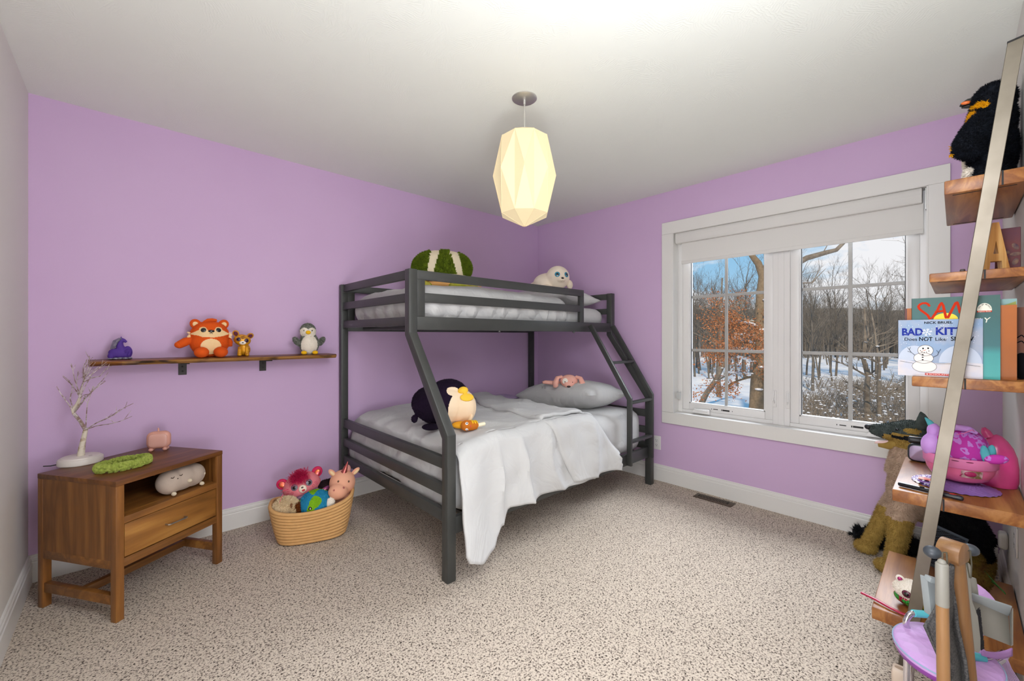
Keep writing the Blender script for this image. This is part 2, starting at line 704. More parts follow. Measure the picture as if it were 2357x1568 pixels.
for y0, y1 in ((YA0, YA1), (YB0, YB1)):
    z0, z1 = WZ0 + .03, WZ1 - .03
    s = .052
    bm = NB()
    xa, xb = SX + .008, SX + .06
    for q in (((xa, y0, z0), (xb, y0 + s, z1)), ((xa, y1 - s, z0), (xb, y1, z1)), ((xa, y0 + s, z0), (xb, y1 - s, z0 + s)), ((xa, y0 + s, z1 - s), (xb, y1 - s, z1))):
        box(bm, q[0], q[1], .003, 2)
    for q in (((xa + .008, y0 + s - .001, z0 + s), (xb, y0 + s + .009, z1 - s)), ((xa + .008, y1 - s - .009, z0 + s), (xb, y1 - s + .001, z1 - s)), ((xa + .008, y0 + s, z0 + s - .001), (xb, y1 - s, z0 + s + .009)), ((xa + .008, y0 + s, z1 - s - .009), (xb, y1 - s, z1 - s + .001))):
        box(bm, q[0], q[1], .001, 1)
    sash = part('sash', bm, vinyl, win)
    gy0, gy1, gz0, gz1 = y0 + s + .009, y1 - s - .009, z0 + s + .009, z1 - s - .009
    bm = NB()
    box(bm, (xa + .024, gy0 - .004, gz0 - .004), (xa + .028, gy1 + .004, gz1 + .004))
    part('pane', bm, glass, sash, 0)
    bm = NB()
    t_ = .004
    for q in (((xa + .019, gy0, gz0), (xa + .0235, gy0 + t_, gz1)), ((xa + .019, gy1 - t_, gz0), (xa + .0235, gy1, gz1))):
        box(bm, q[0], q[1])
    part('gasket', bm, dark_gasket, sash, 0)
    bm = NB()
    ym = (gy0 + gy1) / 2
    box(bm, (xa + .034, ym - .011, gz0), (xa + .044, ym + .011, gz1), .002, 1)
    for zz_ in (1.112, 1.552):
        box(bm, (xa + .0345, gy0, zz_ - .011), (xa + .0435, gy1, zz_ + .011), .002, 1)
    part('grille', bm, grey_bar, sash)
    # folding crank and sticker on the bottom rail
    yc = y1 - .16 if y0 > -2.3 else y0 + .17
    bm = NB()
    prism(bm, [(-.07, 0), (.07, 0), (.068, .016), (.05, .03), (0, .036), (-.05, .038), (-.066, .034)], -.028, .0, T(xa - .006, yc, WZ0 + .012) @ R(90, 'X') @ R(90, 'Y'), .003)
    crank = part('crank', bm, vinyl, win)
    bm = NB()
    beam(bm, (xa - .036, yc + .05, WZ0 + .044), (xa - .04, yc - .052, WZ0 + .036), .011, .009, (1, 0, 0), .003)
    part('folding_handle', bm, vinyl, crank)
    bm = NB()
    sy = yc - .14 if y0 > -2.3 else yc + .15
    for a, b_, h in ((.055, .02, .006), (-.005, -.011, .012), (-.014, -.066, .012), (-.084, -.088, .007), (.07, .066, .009)):
        box(bm, (xa - .0006, sy + b_, z0 + .026 - h / 2), (xa, sy + a, z0 + .026 + h / 2))
    part('label', bm, ink, sash, 0)
    # lock lever beside the middle post
    yl = y0 - .012 if y0 > -2.3 else y1 + .012
    bm = NB()
    box(bm, (SX - .008, yl - .012, .72), (SX, yl + .012, .84), .003)
    beam(bm, (SX - .012, yl, .835), (SX - .022, yl + (.006 if y0 > -2.3 else -.006), .765), .012, .008, (0, 1, 0), .003)
    beam(bm, (SX - .022, yl, .768), (SX - .012, yl, .748), .012, .008, (0, 1, 0), .003)
    part('lock_lever', bm, vinyl, win)

blind_m = mat('blind_fabric', '#d8d6d2', .8, bump=.05, bs=400)
bl = thing('roller_blind', 'white roller blind pulled a short way down the window', 'blind', (LX, -2.296, 1.82), world=True)
bm = NB()
pr = [(.0, .0), (.06, 0), (.066, .008), (.066, .086), (.0, .086), (-.006, .07), (-.008, .045), (-.006, .018)]
prism(bm, pr, 0, 1.452, T(LX + .002, WY1 - .014, 1.992) @ Matrix(((1, 0, 0, 0), (0, 0, -1, 0), (0, 1, 0, 0), (0, 0, 0, 1))), .004)
part('cassette', bm, blind_m, bl)
bm = NB()
box(bm, (LX + .034, -3.022, 1.84), (LX + .036, -1.606, 1.996))
fab = part('fabric', bm, blind_m, bl)
bm = NB()
box(bm, (LX + .03, -3.024, 1.822), (LX + .04, -1.603, 1.848), .003)
part('hem_bar', bm, blind_m, bl)
bm = NB()
for yy in (WY1 - .024, WY1 - .034):
    tube(bm, [(LX + .03, yy, 2.0), (LX + .03, yy, 1.3), (LX + .03, yy - .0, .76)], .0016, 6)
for i in range(60):
    ell(bm, (LX + .03, WY1 - .024, .78 + i * .0205), .0032, seg=6)
part('bead_chain', bm, vinyl, bl)
bm = NB()
box(bm, (LX + .02, WY1 - .045, .705), (LX + .04, WY1 - .012, .765), .006)
cyl(bm, (LX + .018, WY1 - .028, .745), (LX + .036, WY1 - .028, .745), .01)
part('chain_tensioner', bm, mat('clear_grey_plastic', '#b9bab8', .2), bl)
bm = NB()
box(bm, (LX + .012, WY0 + .006, 1.955), (LX + .06, WY0 + .009, 2.075))
part('end_bracket', bm, mat('zinc', '#b7b6b3', .3, .8), bl)
# ------------------------------------------------------------------ winter wood outside
bark = mat('grey_brown_bark', '#6a6056', .9, 0, '#857b6e', vs=5, bump=.3, bs=20, bdist=.02)
bark_far = mat('far_bark', '#5f5952', .95, 0, '#726b63', vs=2)
bark_warm = mat('oak_bark', '#75644f', .9, 0, '#8a7862', vs=9, lo=.3, hi=.7, bump=.5, bs=14, bdist=.03)
snow_m = mat('snow', '#f1f1f4', .85, 0, '#e4e6ec', vs=.5, spec=.2)
leaf_m = mat('rust_leaf', '#9a5f3a', .8, 0, '#b67a50', vs=3)
ground_m = mat('snowy_forest_floor', '#f3efec', .9, 0, '#dcdde3', vs=.25, lo=.4, hi=.6)
hill_m = mat('wooded_hillside', '#7b746b', .98, 0, '#968d83', vs=.6, lo=.35, hi=.7)

def out(D, t, z=None):
    p = CAM + FW * D + RT * (D * t)
    return V((p.x, p.y, gz(p.x, p.y) if z is None else z))

def gz(x, y):
    d = (V((x, y, 0)) - CAM).dot(FW)
    return -3.6 + .25 * noise.noise((x * .09, y * .09, 3)) + max(0, d - 70) * .02 + max(0, d - 108) ** 1.35 * .06

bm = NB()
grid(bm, lambda u, v: (lambda D, t: out(D, t))(9 + 96 * u ** 1.5, -.35 + 2.6 * v), 46, 50)
struct('snowy_ground', bm, ground_m)
bm = NB()
grid(bm, lambda u, v: (lambda p: V((p.x, p.y, p.z - .3 + 1.6 * noise.noise((p.x * .12, p.y * .12, 7)))))(out(104 + 60 * u, -.35 + 2.6 * v)), 18, 60)
struct('wooded_hill', bm, hill_m)

def limb(bm, p, d, L, r, lev, maxlev, rnd, up=.12, spread=38, seg=(7, 5, 4, 3, 3, 3), kids=(7, 6, 5, 4, 3), mi=0, tips=None):
    n = 6 if lev == 0 else (4 if lev < 3 else 2)
    pts, rs = [p.copy()], [r]
    dd = d.copy()
    for i in range(n):
        j = .10 if lev == 0 else .3
        dd = (dd + V([rnd.uniform(-j, j) for _ in range(3)]) + V((0, 0, up))).normalized()
        pts.append(pts[-1] + dd * (L / n))
        rs.append(r * (1 - .72 * (i + 1) / n))
    tube(bm, pts, rs, seg[min(lev, 5)], mi)
    if tips is not None and lev >= 2:
        tips.append(pts[-1])
    if lev >= maxlev:
        return
    for k in range(kids[min(lev, 4)]):
        f = rnd.uniform(.32 if lev == 0 else .2, .98)
        i = min(n - 1, int(f * n))
        q = pts[i].lerp(pts[i + 1], f * n - i)
        ax = dd.orthogonal()
        ax.rotate(Matrix.Rotation(rnd.uniform(0, 6.28), 3, dd))
        nd_ = (pts[i + 1] - pts[i]).normalized()
        nd_.rotate(Matrix.Rotation(rad(spread * rnd.uniform(.6, 1.35)), 3, ax))
        limb(bm, q, nd_, L * rnd.uniform(.34, .56) * (1.15 - .4 * f), max(.006, rs[i] * rnd.uniform(.42, .62)), lev + 1, maxlev, rnd, up, spread, seg, kids, mi, tips)

protos = []
for s in range(7):
    rnd = random.Random(40 + s)
    bm = NB()
    h = rnd.uniform(8.6, 10.6)
    limb(bm, V((0, 0, -.2)), V((rnd.uniform(-.05, .05), rnd.uniform(-.05, .05), 1)), h, rnd.uniform(.10, .155), 0, 3, rnd, .1, 34, (7, 4, 3, 3, 3, 3), (15, 7, 5, 3, 3))
    o = part('bare_tree', bm, bark_far, None, 60)
    OFF.pop(o.name, None)
    for v in o.data.vertices:
        v.co += o.location
    o.location = (0, 0, 0)
    protos.append(o)
rnd = random.Random(5)
used = set()
for i in range(178):
    D = 36 + 66 * (i / 178) ** .8 + rnd.uniform(-2, 2)
    t = rnd.uniform(.22, 1.3)
    if i > 20:
        t = rnd.choice([rnd.uniform(.36, .66), rnd.uniform(.64, 1.04), rnd.uniform(.2, 1.4)])
    p = out(D, t)
    k = rnd.randrange(7)
    o = protos[k]
    if k in used:
        o = o.copy()
        C.objects.link(o)
    used.add(k)
    o.location = p
    s = rnd.uniform(.72, 1.1)
    o.scale = (s, s, s * rnd.uniform(.95, 1.2))
    o.rotation_euler = (0, 0, rnd.uniform(0, 6.28))
    tag(o, 'bare leafless grey tree of the wood across the snowy clearing', 'tree', 'bare trees of the far wood')

# the mesh of stems behind them that nobody could count
bm = NB()
for i in range(3200):
    D = rnd.uniform(84, 118)
    p = out(D, rnd.uniform(-.1, 1.7))
    h = rnd.uniform(6, 11.5)
    q = p + V((rnd.uniform(-.6, .6), rnd.uniform(-.6, .6), h))
    m_ = p.lerp(q, .55) + V((rnd.uniform(-.3, .3), rnd.uniform(-.3, .3), 0))
    tube(bm, [p, m_, q], [rnd.uniform(.06, .14), .06, .015], 3)
    for k in range(6):
        a = p.lerp(q, rnd.uniform(.35, .97))
        tube(bm, [a, a + V((rnd.uniform(-1.3, 1.3), rnd.uniform(-1.3, 1.3), rnd.uniform(.5, 2.2)))], [.03, .008], 3)
tag(part('distant_thicket', bm, bark_far, None, 60), 'dense grey brown thicket of bare stems behind the trees', 'woodland', kind='stuff')

# snow laden scrub in front of the wood
bm = NB()
for i in range(2600):
    D = rnd.uniform(17, 40)
    t = rnd.uniform(.66, 1.25)
    if noise.noise((D * .13, t * 4.2, 1)) < -.12 and D > 24:
        continue
    p = out(D, t)
    for k in range(3):
        a = rnd.uniform(0, 6.28)
        h = rnd.uniform(.5, 1.25)
        q = p + V((cos(a) * h * .5, sin(a) * h * .5, h))
        e_ = q + V((cos(a) * h * .35, sin(a) * h * .35, -h * .05))
        tube(bm, [p, p.lerp(q, .5) + V((0, 0, h * .12)), q, e_], [.012, .010, .007, .003], 3)
    if rnd.random() < .3:
        ell(bm, q + V((0, 0, .02)), (rnd.uniform(.03, .09), rnd.uniform(.03, .09), .03), seg=6, mi=1)
tag(part('snowy_scrub', bm, [bark, snow_m], None, 60), 'tangled leafless scrub dusted with snow below the right window', 'brush', kind='stuff')

# rust-leaved oak close to the house
def clad(bm, tips, n, rnd, mi, sz):
    for i in range(n):
        p = rnd.choice(tips) + V([rnd.gauss(0, .22) for _ in range(3)])
        a = V([rnd.uniform(-1, 1) for _ in range(3)]).normalized()
        b_ = a.orthogonal()
        b_.rotate(Matrix.Rotation(rnd.uniform(0, 6.28), 3, a))
        c_ = a.cross(b_)
        s = rnd.uniform(.6, 1.2) * sz
        f = bm.faces.new([bm.verts.new(p + b_ * (s * x) + c_ * (s * y) + a * (s * .3 * x * x)) for x, y in ((-1, 0), (-.3, .45), (.5, .4), (1, 0), (.5, -.4), (-.3, -.45))])
        f.material_index = mi

def snow_on(bm, pts, rnd, r):
    for p in pts:
        ell(bm, p, (r * rnd.uniform(.8, 2), r * rnd.uniform(.8, 2), r * .6), seg=8)

ok = out(22.5, .593)
oak = thing('oak_tree', 'oak with rust brown leaves close outside the left window', 'tree', ok, world=True)
rnd = random.Random(9)
trunk = [ok + V((0, 0, -.3))] + [ok + RT * a + V((0, 0, z)) for a, z in ((.0, 1), (.02, 2.2), (.12, 3.4), (.10, 4.8), (.16, 5.8), (.18, 7.0), (.30, 8.0), (.05, 8.7), (-.35, 9.2), (-.55, 10.4))]
bm = NB()
tube(bm, trunk, [.52, .40, .36, .32, .29, .26, .23, .21, .18, .14, .08], 10)
tube(bm, [trunk[7], trunk[7] + RT * .25 + V((0, 0, .8)), trunk[7] + RT * .6 + V((0, 0, 2.2))], [.17, .13, .06], 8)
tube(bm, [trunk[5], trunk[5] + RT * .5 + V((0, 0, .6)), trunk[5] + RT * 1.1 + V((0, 0, 1.8)), trunk[5] + RT * 1.5 + V((0, 0, 3.4))], [.2, .17, .12, .06], 8)
tube(bm, [trunk[1], trunk[1] + RT * .5 + V((0, 0, .8)), trunk[1] + RT * .75 + V((0, 0, 1.25))], [.26, .2, .16], 8)
part('trunk', bm, bark_warm, oak)
bm = NB()
tips, perch, snowline = [], [], []
for z, side, L in ((2.6, -1, 2.6), (3.2, -1, 3.4), (3.6, 1, 1.1), (4.2, -1, 3.6), (4.7, -1, 2.6), (4.9, 1, .9), (5.5, -1, 2.4), (5.9, 1, .8), (2.9, 1, .9), (3.9, -1, 2.2), (5.2, -1, 1.8)):
    p = ok + RT * .1 + V((0, 0, z))
    d = (RT * side + FW * rnd.uniform(-.7, .7) + V((0, 0, rnd.uniform(-.05, .3)))).normalized()
    limb(bm, p, d, L, .075, 1, 3, rnd, .0, 40, tips=tips)
    snowline.append((p + d * L * .12 + V((0, 0, .08)) - FW * .05, p + d * L * .68 + V((0, 0, .10)) - FW * .05))
    perch += [p + d * L * f + V((0, 0, .07)) for f in (.25, .45, .6)]
part('branch', bm, bark_warm, oak)
for a_, b__ in snowline:
    bm = NB()
    tube(bm, [a_, a_.lerp(b__, .4) + V((0, 0, .03)), a_.lerp(b__, .75) + V((0, 0, -.02)), b__], [.03, .055, .045, .015], 7)
    part('snow_line', bm, snow_m, oak)
bm = NB()
clad(bm, tips, 9000, rnd, 0, .045)
part('leaf', bm, leaf_m, oak, 0)
for q in (perch + [ok + RT * x + V((0, 0, z)) - FW * .3 for x, z in ((.75, 2.35), (-.1, 1.9), (-.25, .6), (.05, 3.1), (.1, 4.0), (.0, 4.6), (.1, 5.1), (.3, 6.7))]):
    bm = NB()
    snow_on(bm, [q], rnd, .11)
    part('snow_cap', bm, snow_m, oak)

def near_tree(name, label, D, t, h, lean, r, seed, forks):
    rnd = random.Random(seed)
    p = out(D, t)
    root = thing(name, label, 'tree', p, world=True)
    bm = NB()
    pts = [p + V((0, 0, -.2))]
    for i in range(1, 8):
        f = i / 7
        pts.append(p + RT * (lean * f * h + rnd.uniform(-.06, .06)) + FW * rnd.uniform(-.1, .1) + V((0, 0, h * f)))
    tube(bm, pts, [r * (1 - .7 * i / 7) for i in range(8)], 9)
    part('trunk', bm, bark, root)
    bm = NB()
    perch = []
    for k in range(forks):
        i = rnd.randrange(2, 7)
        sd = rnd.choice((-1, 1))
        d = (RT * sd + FW * rnd.uniform(-.5, .5) + V((0, 0, rnd.uniform(.25, 1.0)))).normalized()
        limb(bm, pts[i], d, h * rnd.uniform(.18, .38), r * .3, 1, 3, rnd, .08, 36, kids=(5, 5, 4, 3, 2))
        perch.append(pts[i] + V((0, 0, .03)) - FW * r * .5)
    part('branch', bm, bark, root)
    for q in perch:
        bm = NB()
        snow_on(bm, [q], rnd, .055)
        part('snow_cap', bm, snow_m, root)
    return root

near_tree('bare_tree', 'slim bare tree with snowy forks, left one of the near pair outside', 22.0, .862, 6.3, -.045, .17, 3, 10)
near_tree('bare_tree', 'slim leaning bare tree, right one of the near pair outside', 21.2, .897, 6.0, -.085, .12, 8, 9)
near_tree('bare_tree', 'snow topped bare tree leaning hard to the right at the far left of the window', 28.5, .452, 6.0, .62, .2, 12, 9)
near_tree('bare_tree', 'tall dark bare tree beside the oak seen in the left window', 33.0, .50, 9.5, .03, .17, 14, 12)

# a big limb that reaches across the top of the right window from the oak side
pz = out(15.5, .655, 0)
lt = thing('maple_tree', 'bare maple whose heavy limbs cross the top of the right window', 'tree', (pz.x, pz.y, gz(pz.x, pz.y)), world=True)
bm = NB()
b0 = V((pz.x, pz.y, gz(pz.x, pz.y)))
up = lambda a, z: V((pz.x, pz.y, 0)) + RT * a + V((0, 0, z))
tube(bm, [b0 - V((0, 0, .2)), up(-.02, -1), up(0, 1.5), up(.1, 3.2), up(.25, 3.9), up(.35, 4.3)], [.3, .24, .2, .17, .15, .13], 10)
part('trunk', bm, bark, lt)
bm = NB()
rnd = random.Random(2)
tube(bm, [up(.25, 3.8), up(.9, 4.15), up(1.6, 4.35), up(2.0, 4.45), up(2.5, 4.95), up(3.3, 5.3), up(4.2, 5.5)], [.12, .1, .085, .075, .06, .045, .02], 8)
tube(bm, [up(.35, 4.2), up(.45, 4.7), up(.8, 5.2), up(1.2, 5.7)], [.12, .1, .08, .05], 8)
tube(bm, [up(.2, 3.35), up(.55, 3.2), up(1.1, 3.22), up(1.35, 3.5), up(1.6, 3.75)], [.04, .03, .02, .015, .008], 6)
for a, z in ((2.2, 4.7), (1.5, 4.35), (3.1, 5.2), (.8, 5.2), (1.1, 3.25)):
    limb(bm, up(a, z), (RT * rnd.uniform(.2, 1) + V((0, 0, rnd.uniform(.1, .8)))).normalized(), 1.1, .02, 2, 3, rnd, .05, 35)
part('branch', bm, bark, lt)
lt2 = thing('maple_tree', 'bare tree whose thin twigs enter the top right corner of the window', 'tree', out(16, 1.13), world=True)
b0 = out(16, 1.13)
bm = NB()
up2 = lambda a, z: V((b0.x, b0.y, 0)) + RT * a + V((0, 0, z))
tube(bm, [b0 - V((0, 0, .2)), up2(0, .5), up2(-.1, 3), up2(-.2, 6)], [.22, .18, .14, .08], 8)
part('trunk', bm, bark, lt2)
bm = NB()
for z, L in ((3.0, 2.8), (3.7, 3.2), (4.4, 3.4), (5.0, 3.2), (2.4, 2.4)):
    limb(bm, up2(-.1, z), (-RT + V((0, 0, rnd.uniform(-.05, .15)))).normalized(), L, .035, 1, 3, rnd, .02, 32, kids=(5, 5, 4, 3, 2))
part('branch', bm, bark, lt2)
# ------------------------------------------------------------------ bunk bed
steel = mat('charcoal_powder_coat', '#414240', .42, .15, '#3d3e3c', vs=8, spec=.45)
bed = thing('bunk_bed', 'dark grey metal twin over full bunk bed with slanted ladder', 'bed', (2.54, -.74, 0), world=True)
BX0, BX1, PW = 1.515, 3.564, .052
prof = [(-1.061, 1.61), (-1.061, 1.25), (-1.438, .735), (-1.438, 0), (-1.386, 0), (-1.386, .712), (-1.009, 1.236), (-1.009, 1.61)]
YZX = Matrix(((0, 0, 1, 0), (1, 0, 0, 0), (0, 1, 0, 0), (0, 0, 0, 1)))
for x in (BX0, BX1 - PW):
    bm = NB(); prism(bm, prof, 0, PW, T(x) @ YZX, .004); part('post', bm, steel, bed)
    bm = NB(); box(bm, (x, -.062, 0), (x + PW, -.018, 1.61), .004); part('post', bm, steel, bed)
for x in (BX0 + .012, BX1 - .042):
    for z0, z1 in ((1.556, 1.608), (1.425, 1.475), (1.289, 1.34)):
        bm = NB(); box(bm, (x, -1.012, z0), (x + .03, -.058, z1), .003)
        box(bm, (x - .002, -.07, z0 - .006), (x + .032, -.06, z1 + .002), .002)
        part('end_rail', bm, steel, bed)
    for z0, z1 in ((.556, .615), (.42, .475), (.288, .349)):
        bm = NB(); box(bm, (x, -1.39, z0), (x + .03, -.058, z1), .003)
        box(bm, (x - .002, -.07, z0 - .006), (x + .032, -.06, z1 + .002), .002)
        part('end_rail', bm, steel, bed)
for y0, y1 in ((-1.058, -1.03), (-.055, -.03)):
    bm = NB()
    xe = 3.118 if y0 < -.5 else 3.512
    box(bm, (1.5675, y0, 1.555), (xe, y1, 1.607), .003)
    box(bm, (1.5675, y0, 1.342), (1.619, y1, 1.556), .003)
    box(bm, (xe - .05, y0, 1.342), (xe, y1, 1.556), .003)
    box(bm, (1.618, y0, 1.425), (xe - .049, y1, 1.479), .003)
    part('guard_rail', bm, steel, bed)
    bm = NB(); box(bm, (1.5675, y0, 1.264), (3.513, y1, 1.342), .003); part('side_rail', bm, steel, bed)
for y0, y1 in ((-1.43, -1.40), (-.055, -.03)):
    bm = NB(); box(bm, (1.5675, y0, .233), (3.513, y1, .318), .003); part('side_rail', bm, steel, bed)
for z, ya in ((1.275, -1.03), (.262, -1.40)):
    for i in range(9):
        x = 1.68 + i * .215
        bm = NB(); box(bm, (x, ya, z), (x + .05, -.055, z + .018), .002); part('slat', bm, steel, bed)
lad = [(-1.098, 1.325), (-1.466, .752), (-1.466, .235), (-1.428, .235), (-1.428, .738), (-1.062, 1.31)]
for x in (3.163, 3.49):
    bm = NB(); prism(bm, lad, 0, .023, T(x) @ YZX, .002); part('ladder_stile', bm, steel, bed)
for z, y in ((1.005, -1.285), (.705, -1.452), (.405, -1.452)):
    bm = NB(); box(bm, (3.184, y - .012, z), (3.492, y + .024, z + .02), .002); part('ladder_rung', bm, steel, bed)
zinc_b = mat('bolt_zinc', '#6d6d6c', .3, .9)
for x, y, z in ((3.0, -1.415, .325), (2.2, -1.045, 1.262), (3.0, -1.045, 1.262), (1.6, -1.0, 1.285)):
    bm = NB()
    ell(bm, (x, y, z), (.011, .011, .009), seg=10)
    part('bolt', bm, zinc_b, bed)

# ------------------------------------------------------------------ bedding
def cloth_mat(name, col, st):
    m, nt, b = new_mat(name)
    b.inputs['Base Color'].default_value = rgb(col)
    b.inputs['Roughness'].default_value = .85
    b.inputs['Specular IOR Level'].default_value = .15
    b.inputs['Sheen Weight'].default_value = .1
    v = coords(nt, (1, 1, .7))
    a = nd(nt, 'ShaderNodeTexNoise', Scale=4.2, Detail=3.0, Roughness=.45, Distortion=1.4)
    nt.links.new(v, a.inputs['Vector'])
    q = nd(nt, 'ShaderNodeMath', operation='MULTIPLY'); q.inputs[1].default_value = 5
    nt.links.new(a.outputs['Fac'], q.inputs[0])
    p = nd(nt, 'ShaderNodeMath', operation='PINGPONG'); p.inputs[1].default_value = .5
    nt.links.new(q.outputs[0], p.inputs[0])
    w = nd(nt, 'ShaderNodeMath', operation='POWER'); w.inputs[1].default_value = .6
    nt.links.new(p.outputs[0], w.inputs[0])
    add_bump(nt, b, w.outputs[0], st, .035)
    return m

cotton = cloth_mat('white_cotton', '#c3c3c2', .13)
cotton_grey = cloth_mat('pale_grey_cotton', '#bdbdbc', .13)
lav_sheet = mat('lilac_sheet', '#b9a4c6', .8)

def wr(p, s, a):
    return a * (nz(p, s) + .5 * nz((p[0] + 9, p[1], p[2]), s * 2.1))

bm = NB()
rbox(bm, (1.60, -1.385, .282), (3.49, -.075, .628), (.10, .09, .10), 26, lambda p: p + V((wr((p.x, p.y * 3, p.z), 3, .004), wr((p.x, p.y, p.z), 4, .006), wr((p.x * 2, p.y * 4, 0), 2.2, .006))))
single('mattress', bm, cotton, 'white sheeted full mattress on the lower bunk', 'mattress')
bm = NB()
def um(p):
    p.y += wr((p.x * 2.5, 0, p.z * .6), 5, .008)
    p.z += wr((p.x, p.y, 1), 4, .006)
    return p
rbox(bm, (1.60, -1.0, 1.295), (3.515, -.07, 1.478), (.12, .08, .09), 26, um)
single('mattress', bm, cotton_grey, 'white sheeted twin mattress on the upper bunk', 'mattress')

# upper duvet tucked round the mattress
bm = NB()
def ud(p):
    f = max(0, min(1, (1.5 - p.z) / .15))
    side = 1 if p.y < -.9 else 0
    fold = sin(p.x * 46 + 3.2 * nz((p.x, 0, 3), 4) + (p.z - 1.3) * 14)
    p.y += side * f * .017 * fold + wr((p.x * 3, p.y, p.z), 4, .008)
    if p.x < 1.66:
        p.x += .010 * sin(p.y * 40 + 3 * nz((p.y, 1, 1), 3)) * f
    p.z += wr((p.x * 1.5, p.y * 3, 0), 3, .012) + .022 * sin(pi * min(1, max(0, (p.x - 1.58) / 1.44)))
    p.x += wr((0, p.y, p.z), 5, .01) if p.x > 2.9 else 0
    return p
rbox(bm, (1.578, -1.022, 1.30), (3.03, -.066, 1.535), (.14, .11, .12), 44, ud)
single('duvet', bm, cotton, 'white duvet covering the upper bunk', 'duvet')

def duv_top(x, y):
    z = .672 + .018 * sin(pi * (x - 1.6) / 1.6) * 1
    e = max(0, 1.72 - x) / .14
    z -= .055 * min(1, e) ** 2
    b = max(0, y + .2) / .13
    z -= .05 * min(1, b) ** 2
    z += wr((x * 1.2 + y * .9, y * 1.6 - x * .7, 0), 2.6, .014) + .006 * nz((x, y, 2), 11)
    # long soft creases running towards the near corner
    q = (x * .85 + y * 1.2) * 9 + 2.6 * nz((x, y, 5), 2.2)
    z += .016 * (1 - abs(sin(q))) ** 2 * (.4 + nz((x, y, 8), 2.5)) + .006 * (1 - abs(sin((x * 1.2 - y * .5) * 14 + 3 * nz((x, y, 6), 2)))) ** 3 * (.5 + nz((x, y, 3), 3))
    return z

HEM = [(1.57, .25), (1.62, .13), (1.69, .095), (1.77, .115), (1.845, .20), (1.93, .275), (2.0, .277), (2.2, .272), (2.45, .268), (2.8, .262), (3.2, .262)]
def lerp_tab(tab, x):
    for (a, p), (b, q) in zip(tab, tab[1:]):
        if x <= b:
            f = max(0, (x - a) / (b - a))
            f = f * f * (3 - 2 * f)
            return p + (q - p) * f
    return tab[-1][1]

def drop(x, f, out_=0, hem=None):
    """front fall of the cover: f 0 at the mattress edge .. 1 at the hem"""
    zt = duv_top(x, -1.36)
    R_ = .06
    hz = lerp_tab(HEM, x) if hem is None else hem
    tot = R_ * 1.57 + (zt - R_ - hz)
    s = f * tot
    if s < R_ * 1.57:
        a = s / R_
        y, z = -1.36 - R_ * sin(a), zt - R_ + R_ * cos(a)
    else:
        y, z = -1.36 - R_, zt - R_ - (s - R_ * 1.57)
    g = max(0, s - .05)
    fo = sin(x * 13.5 + 2.2 * nz((x, z, 1), 2.2) + (zt - z) * -4.0)
    rid = (1 - abs(sin(x * 11 + 1.6 * nz((x, z, 1), 2.0) - (zt - z) * 3.2))) ** 2
    y -= g * .10 + g * .06 * max(-.35, fo) + min(1, g / .12) * (.040 if x > 1.85 else .018) * rid + .012 * nz((x * 2, z * 2, 9), 4)
    if x < 1.80:
        y -= .075 * (1.80 - x) / .2 * f
    return V((x + .03 * nz((x, z, 4), 3) * f - max(0, 1.80 - x) * .28 * f, y - out_, z))

bm = NB()
N1, N2 = 90, 60
grid(bm, lambda u, v: (lambda x, y: V((x, y, duv_top(x, y))))(1.60 + 1.16 * u, -.075 - 1.285 * v), N1, N2)
grid(bm, lambda u, v: drop(1.60 + 1.16 * u, v), N1, 34)
def foot(u, v):
    y = -.075 - 1.285 * u
    zt = duv_top(1.60, y)
    hz = .30 + .05 * sin(y * 7) if y > -1.1 else .31
    if y > -.5:
        hz = .235 + .06 * sin((y + .5) * 6)
    z = zt + (hz - zt) * v
    bulge = .022 * sin(pi * v) + .006 * sin(y * 30 + 5 * nz((y, z, 1), 3) + z * 16) + .006 * nz((y * 3, z * 5, 2), 4)
    return V((1.60 - bulge * (1 if v > 0 else 0) - .012 * v, y, z))
grid(bm, foot, N2, 26)
bmesh.ops.remove_doubles(bm, verts=bm.verts, dist=.002)
bmesh.ops.recalc_face_normals(bm, faces=bm.faces)
duvet = part('duvet', bm, cotton, None, 80)
m = duvet.modifiers.new('thick', 'SOLIDIFY'); m.thickness = .016; m.offset = -1
tag(duvet, 'white duvet spread over the lower bunk and hanging to the carpet side', 'duvet')
OFF[duvet.name] = V(duvet.location)
bm = NB()
def cuff_x(y, v):
    a = lerp_tab([(-1.4, 2.27), (-1.14, 2.295), (-.76, 2.33), (-.2, 2.57), (0, 2.62)], y)
    b = lerp_tab([(-1.4, 2.70), (-.95, 2.705), (-.6, 2.75), (0, 2.78)], y)
    return a + (b - a) * v
def cuff_top(u, v):
    y = -.09 - 1.27 * u
    x = cuff_x(y, v)
    edge = min(1, v / .06, (1 - v) / .06)
    return V((x, y, duv_top(x, y) + .004 + .02 * edge ** .5 + wr((x * 2, y * 2, 3), 3.4, .012)))
def cuff_drop(u, v):
    a = 2.27 + .20 * u ** 1.2
    b = 2.70 + .30 * u ** .8
    x = a + (b - a) * v
    edge = min(1, v / .06, (1 - v) / .06)
    p = drop(x, u, .006 + .016 * edge ** .5, .262 + .03 * nz((x, 0, 0), 5) + .03 * (1 - v))
    p.y += .007 * sin(x * 30 + 6 * nz((x, p.z, 2), 3)) * u
    return p
grid(bm, cuff_top, 50, 22)
grid(bm, cuff_drop, 30, 22)
bmesh.ops.remove_doubles(bm, verts=bm.verts, dist=.012)
bmesh.ops.recalc_face_normals(bm, faces=bm.faces)
cf = part('folded_edge', bm, cotton, duvet, 80)
m = cf.modifiers.new('thick', 'SOLIDIFY'); m.thickness = .02; m.offset = -1

